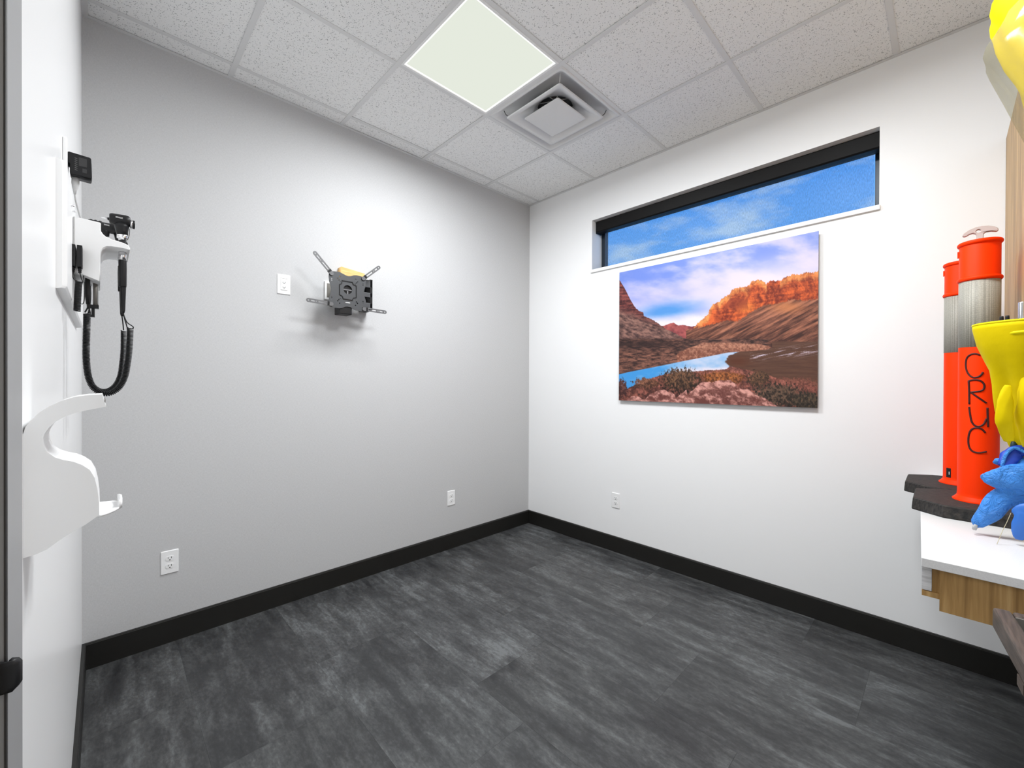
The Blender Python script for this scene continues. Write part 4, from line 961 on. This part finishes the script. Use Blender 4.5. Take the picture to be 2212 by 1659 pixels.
soft('glove_skin', [([(XG - .012, -2.838, 1.044, .013), (XG - .02, -2.857, 1.043, .028), (XG - .018, -2.886, 1.049, .037), (XG - .01, -2.925, 1.056, .044), (XG, -2.975, 1.06, .046)], .5),
                    ([(XG, -2.925, 1.028, .036), (XG - .004, -2.876, .980, .031), (XG - .006, -2.850, .934, .027), (XG - .002, -2.826, .892, .016)], .6),
                    ([(XG + .004, -2.94, 1.05, .040), (XG + .006, -2.965, .99, .04), (XG + .012, -2.975, .93, .034), (XG + .012, -2.98, .885, .024)], .6),
                    ([(XG + .004, -2.90, 1.06, .026), (XG + .012, -2.925, 1.10, .020)], .6)], M_blue, gl)
lobe('inner_fold', [(XG - .006, -2.881, 1.080, .016), (XG + .006, -2.892, 1.108, .021), (XG + .012, -2.905, 1.128, .019), (XG + .014, -2.922, 1.130, .014)], M_navy, gl, .7)
lobe('cuff_edge', [(XG - .016, -2.874, 1.082, .004), (XG - .010, -2.882, 1.116, .004), (XG - .006, -2.897, 1.1395, .0045), (XG - .006, -2.918, 1.130, .004), (XG - .006, -2.94, 1.112, .004)], M_blue, gl, 1.0)
lobe('thumb_fold', [(XG + .01, -2.862, 1.086, .006), (XG + .006, -2.868, 1.094, .009), (XG + .004, -2.876, 1.098, .008)], M_blue, gl, .7)
lobe('pale_tip', [(XG - .016, -2.823, .893, .0035), (XG - .017, -2.820, .884, .006), (XG - .013, -2.820, .877, .005)], M_cable, gl, .8)
g2 = thing('glove', 'darker blue rubber glove crumpled small beside the bigger blue glove', 'glove', (XG - .05, -2.93, CZ), 'blue gloves on the counter')
soft('glove_skin', [([(XG - .054, -2.895, .958, .009), (XG - .054, -2.918, .966, .022), (XG - .05, -2.95, .965, .03)], .45),
                    ([(XG - .054, -2.922, .955, .026), (XG - .054, -2.914, .92, .024), (XG - .05, -2.906, .884, .014)], .5),
                    ([(XG - .050, -2.95, .955, .028), (XG - .05, -2.955, .90, .024)], .5)], mat('deep_blue_nitrile', srgb(44, 108, 196), .45), g2)
dt = build('rubber_tip', MB().lathe([(.008, 0), (.0078, .012), (.0055, .022), (.001, .026)], (XG + .02, -2.900, 1.134), 16), mat('dark_green_rubber', srgb(26, 52, 52), .5), None, (XG + .02, -2.900, 1.134))
tag(dt, 'dark green rubber fingertip poking out of the blue glove', 'rubber tip')
tag(build('loose_thread', MB().tube(smooth([(XG - .07, -2.889, .956), (XG - .072, -2.882, .93), (XG - .075, -2.873, .90), (XG - .085, -2.862, CZ + .001)], 6), .0007, 6), M_thread, None, (XG - .03, -2.88, CZ)), 'thin tan thread hanging from the blue gloves', 'thread')

# ------------------------------------------------------------------ yellow bundle in a clear sleeve, draped over the cabinet top
bg_ = thing('bagged_yellow_fabric', 'bright yellow fabric in a clear plastic sleeve draped over the oak cabinet', 'bagged garment', (-1.0, -2.98, UZ1))
def drape(name, prof, x0, x1, material, solid=None):
    """prof: (y,z) outer line from the cabinet top over the front edge and down; a rounded pillow across x"""
    mb = MB(); n = len(prof); m_ = 25; grid = []
    for i in range(m_):
        u = -1 + 2 * i / (m_ - 1); b = (1 - abs(u) ** 3); row = []
        for k, (y, z, yb, zb) in enumerate(prof):
            wv = .004 * math.sin(7 * u + k * .7)
            row.append(((x0 + x1) / 2 + u * (x1 - x0) / 2, yb + (y - yb) * b + wv * b, zb + (z - zb) * b))
        grid.append(row)
    mb.loft(grid, False, False)
    o = build(name, mb, material, bg_)
    if solid: q = o.modifiers.new('s', 'SOLIDIFY'); q.thickness = solid; q.offset = 0
    return o
fy = UY + .003
yel = [(-3.14, 2.445, -3.14, 2.436), (-3.06, 2.52, -3.05, 2.436), (-2.97, 2.545, -2.97, 2.436), (-2.90, 2.52, -2.94, 2.440), (-2.856, 2.466, fy, 2.436), (-2.844, 2.444, fy, 2.42), (-2.838, 2.413, fy, 2.40), (-2.842, 2.388, fy, 2.38), (-2.849, 2.365, fy, 2.36), (-2.855, 2.327, fy, 2.33), (-2.872, 2.263, fy, 2.27), (-2.893, 2.206, fy, 2.21), (-2.905, 2.163, fy, 2.17), (-2.925, 2.10, fy, 2.10), (fy, 2.07, fy, 2.07)]
drape('yellow_fabric', yel, -1.13, -0.87, M_yellow)
cl = [(-2.90, 2.40, fy, 2.40), (-2.856, 2.372, fy, 2.372), (-2.845, 2.344, fy, 2.344), (-2.834, 2.327, fy, 2.327), (-2.829, 2.303, fy, 2.303), (-2.829, 2.292, fy, 2.292), (-2.840, 2.263, fy, 2.263), (-2.870, 2.18, fy, 2.18), (-2.907, 2.066, fy, 2.066), (-2.928, 2.0, fy, 2.0)]
drape('clear_sleeve', cl, -1.15, -0.85, M_clear, .0006)

# ------------------------------------------------------------------ tray stand
ts = thing('tray_stand', 'dark brown open rectangular frame on a stand beside the counter end', 'tray stand', (-1.66, -3.0, 0))
cn_ = Vector((-1.4586, -2.8299, 0)); u_ = Vector((-.994, -.107, 0)); v_ = Vector((.107, -.994, 0)); LU, LV = .44, .32
def railbox(a0, a1, b0, b1, z0, z1):
    pts = [cn_ + u_ * a + v_ * b for a, b in ((a0, b0), (a1, b0), (a1, b1), (a0, b1))]
    return [[(p.x, p.y, z) for p in pts] for z in (z0, z1)]
zt, zb = .830, .784; w_ = .029
def rail(name, a0, a1, b0, b1):
    o = build(name, MB().loft(railbox(a0, a1, b0, b1, zb, zt), True, True, False), M_brown, ts, bevel=.008, bseg=3); return o
rail('frame_rail', 0, LU, 0, w_); rail('frame_rail', 0, LU, LV - w_, LV); rail('frame_rail', 0, w_, w_, LV - w_); rail('frame_rail', LU - w_, LU, w_, LV - w_)
build('liner', MB().loft(railbox(w_, w_ + .003, w_, LV - w_, .796, .8275), True, True, False), M_liner, ts)
build('liner', MB().loft(railbox(LU - w_ - .003, LU - w_, w_, LV - w_, .796, .8275), True, True, False), M_liner, ts)
build('cross_bar', MB().loft(railbox(w_, .052, w_, LV - w_, .768, .784), True, True, False), M_black, ts)
pc = cn_ + u_ * (LU / 2) + v_ * (LV - .03)
build('support_arm', MB().loft(railbox(LU / 2 - .02, LU / 2 + .02, 0.0, LV, .764, .784), True, True, False), M_brown, ts)
build('post', MB().tube([(pc.x, pc.y, .03), (pc.x, pc.y, .766)], .016, 16), M_brown, ts)
for s_ in (-1, 1):
    a = pc + u_ * .20 * s_; build('foot', MB().tube([(pc.x, pc.y, .03), (a.x, a.y, .022)], .014, 12), M_brown, ts)
    build('caster', MB().lathe([(0, -.008), (.018, -.008), (.018, .008), (0, .008)], (a.x, a.y, .018), 16, 'y', False), M_black, ts)
a = pc - v_ * .20; build('foot', MB().tube([(pc.x, pc.y, .03), (a.x, a.y, .022)], .014, 12), M_brown, ts)
build('caster', MB().lathe([(0, -.008), (.018, -.008), (.018, .008), (0, .008)], (a.x, a.y, .018), 16, 'y', False), M_black, ts)
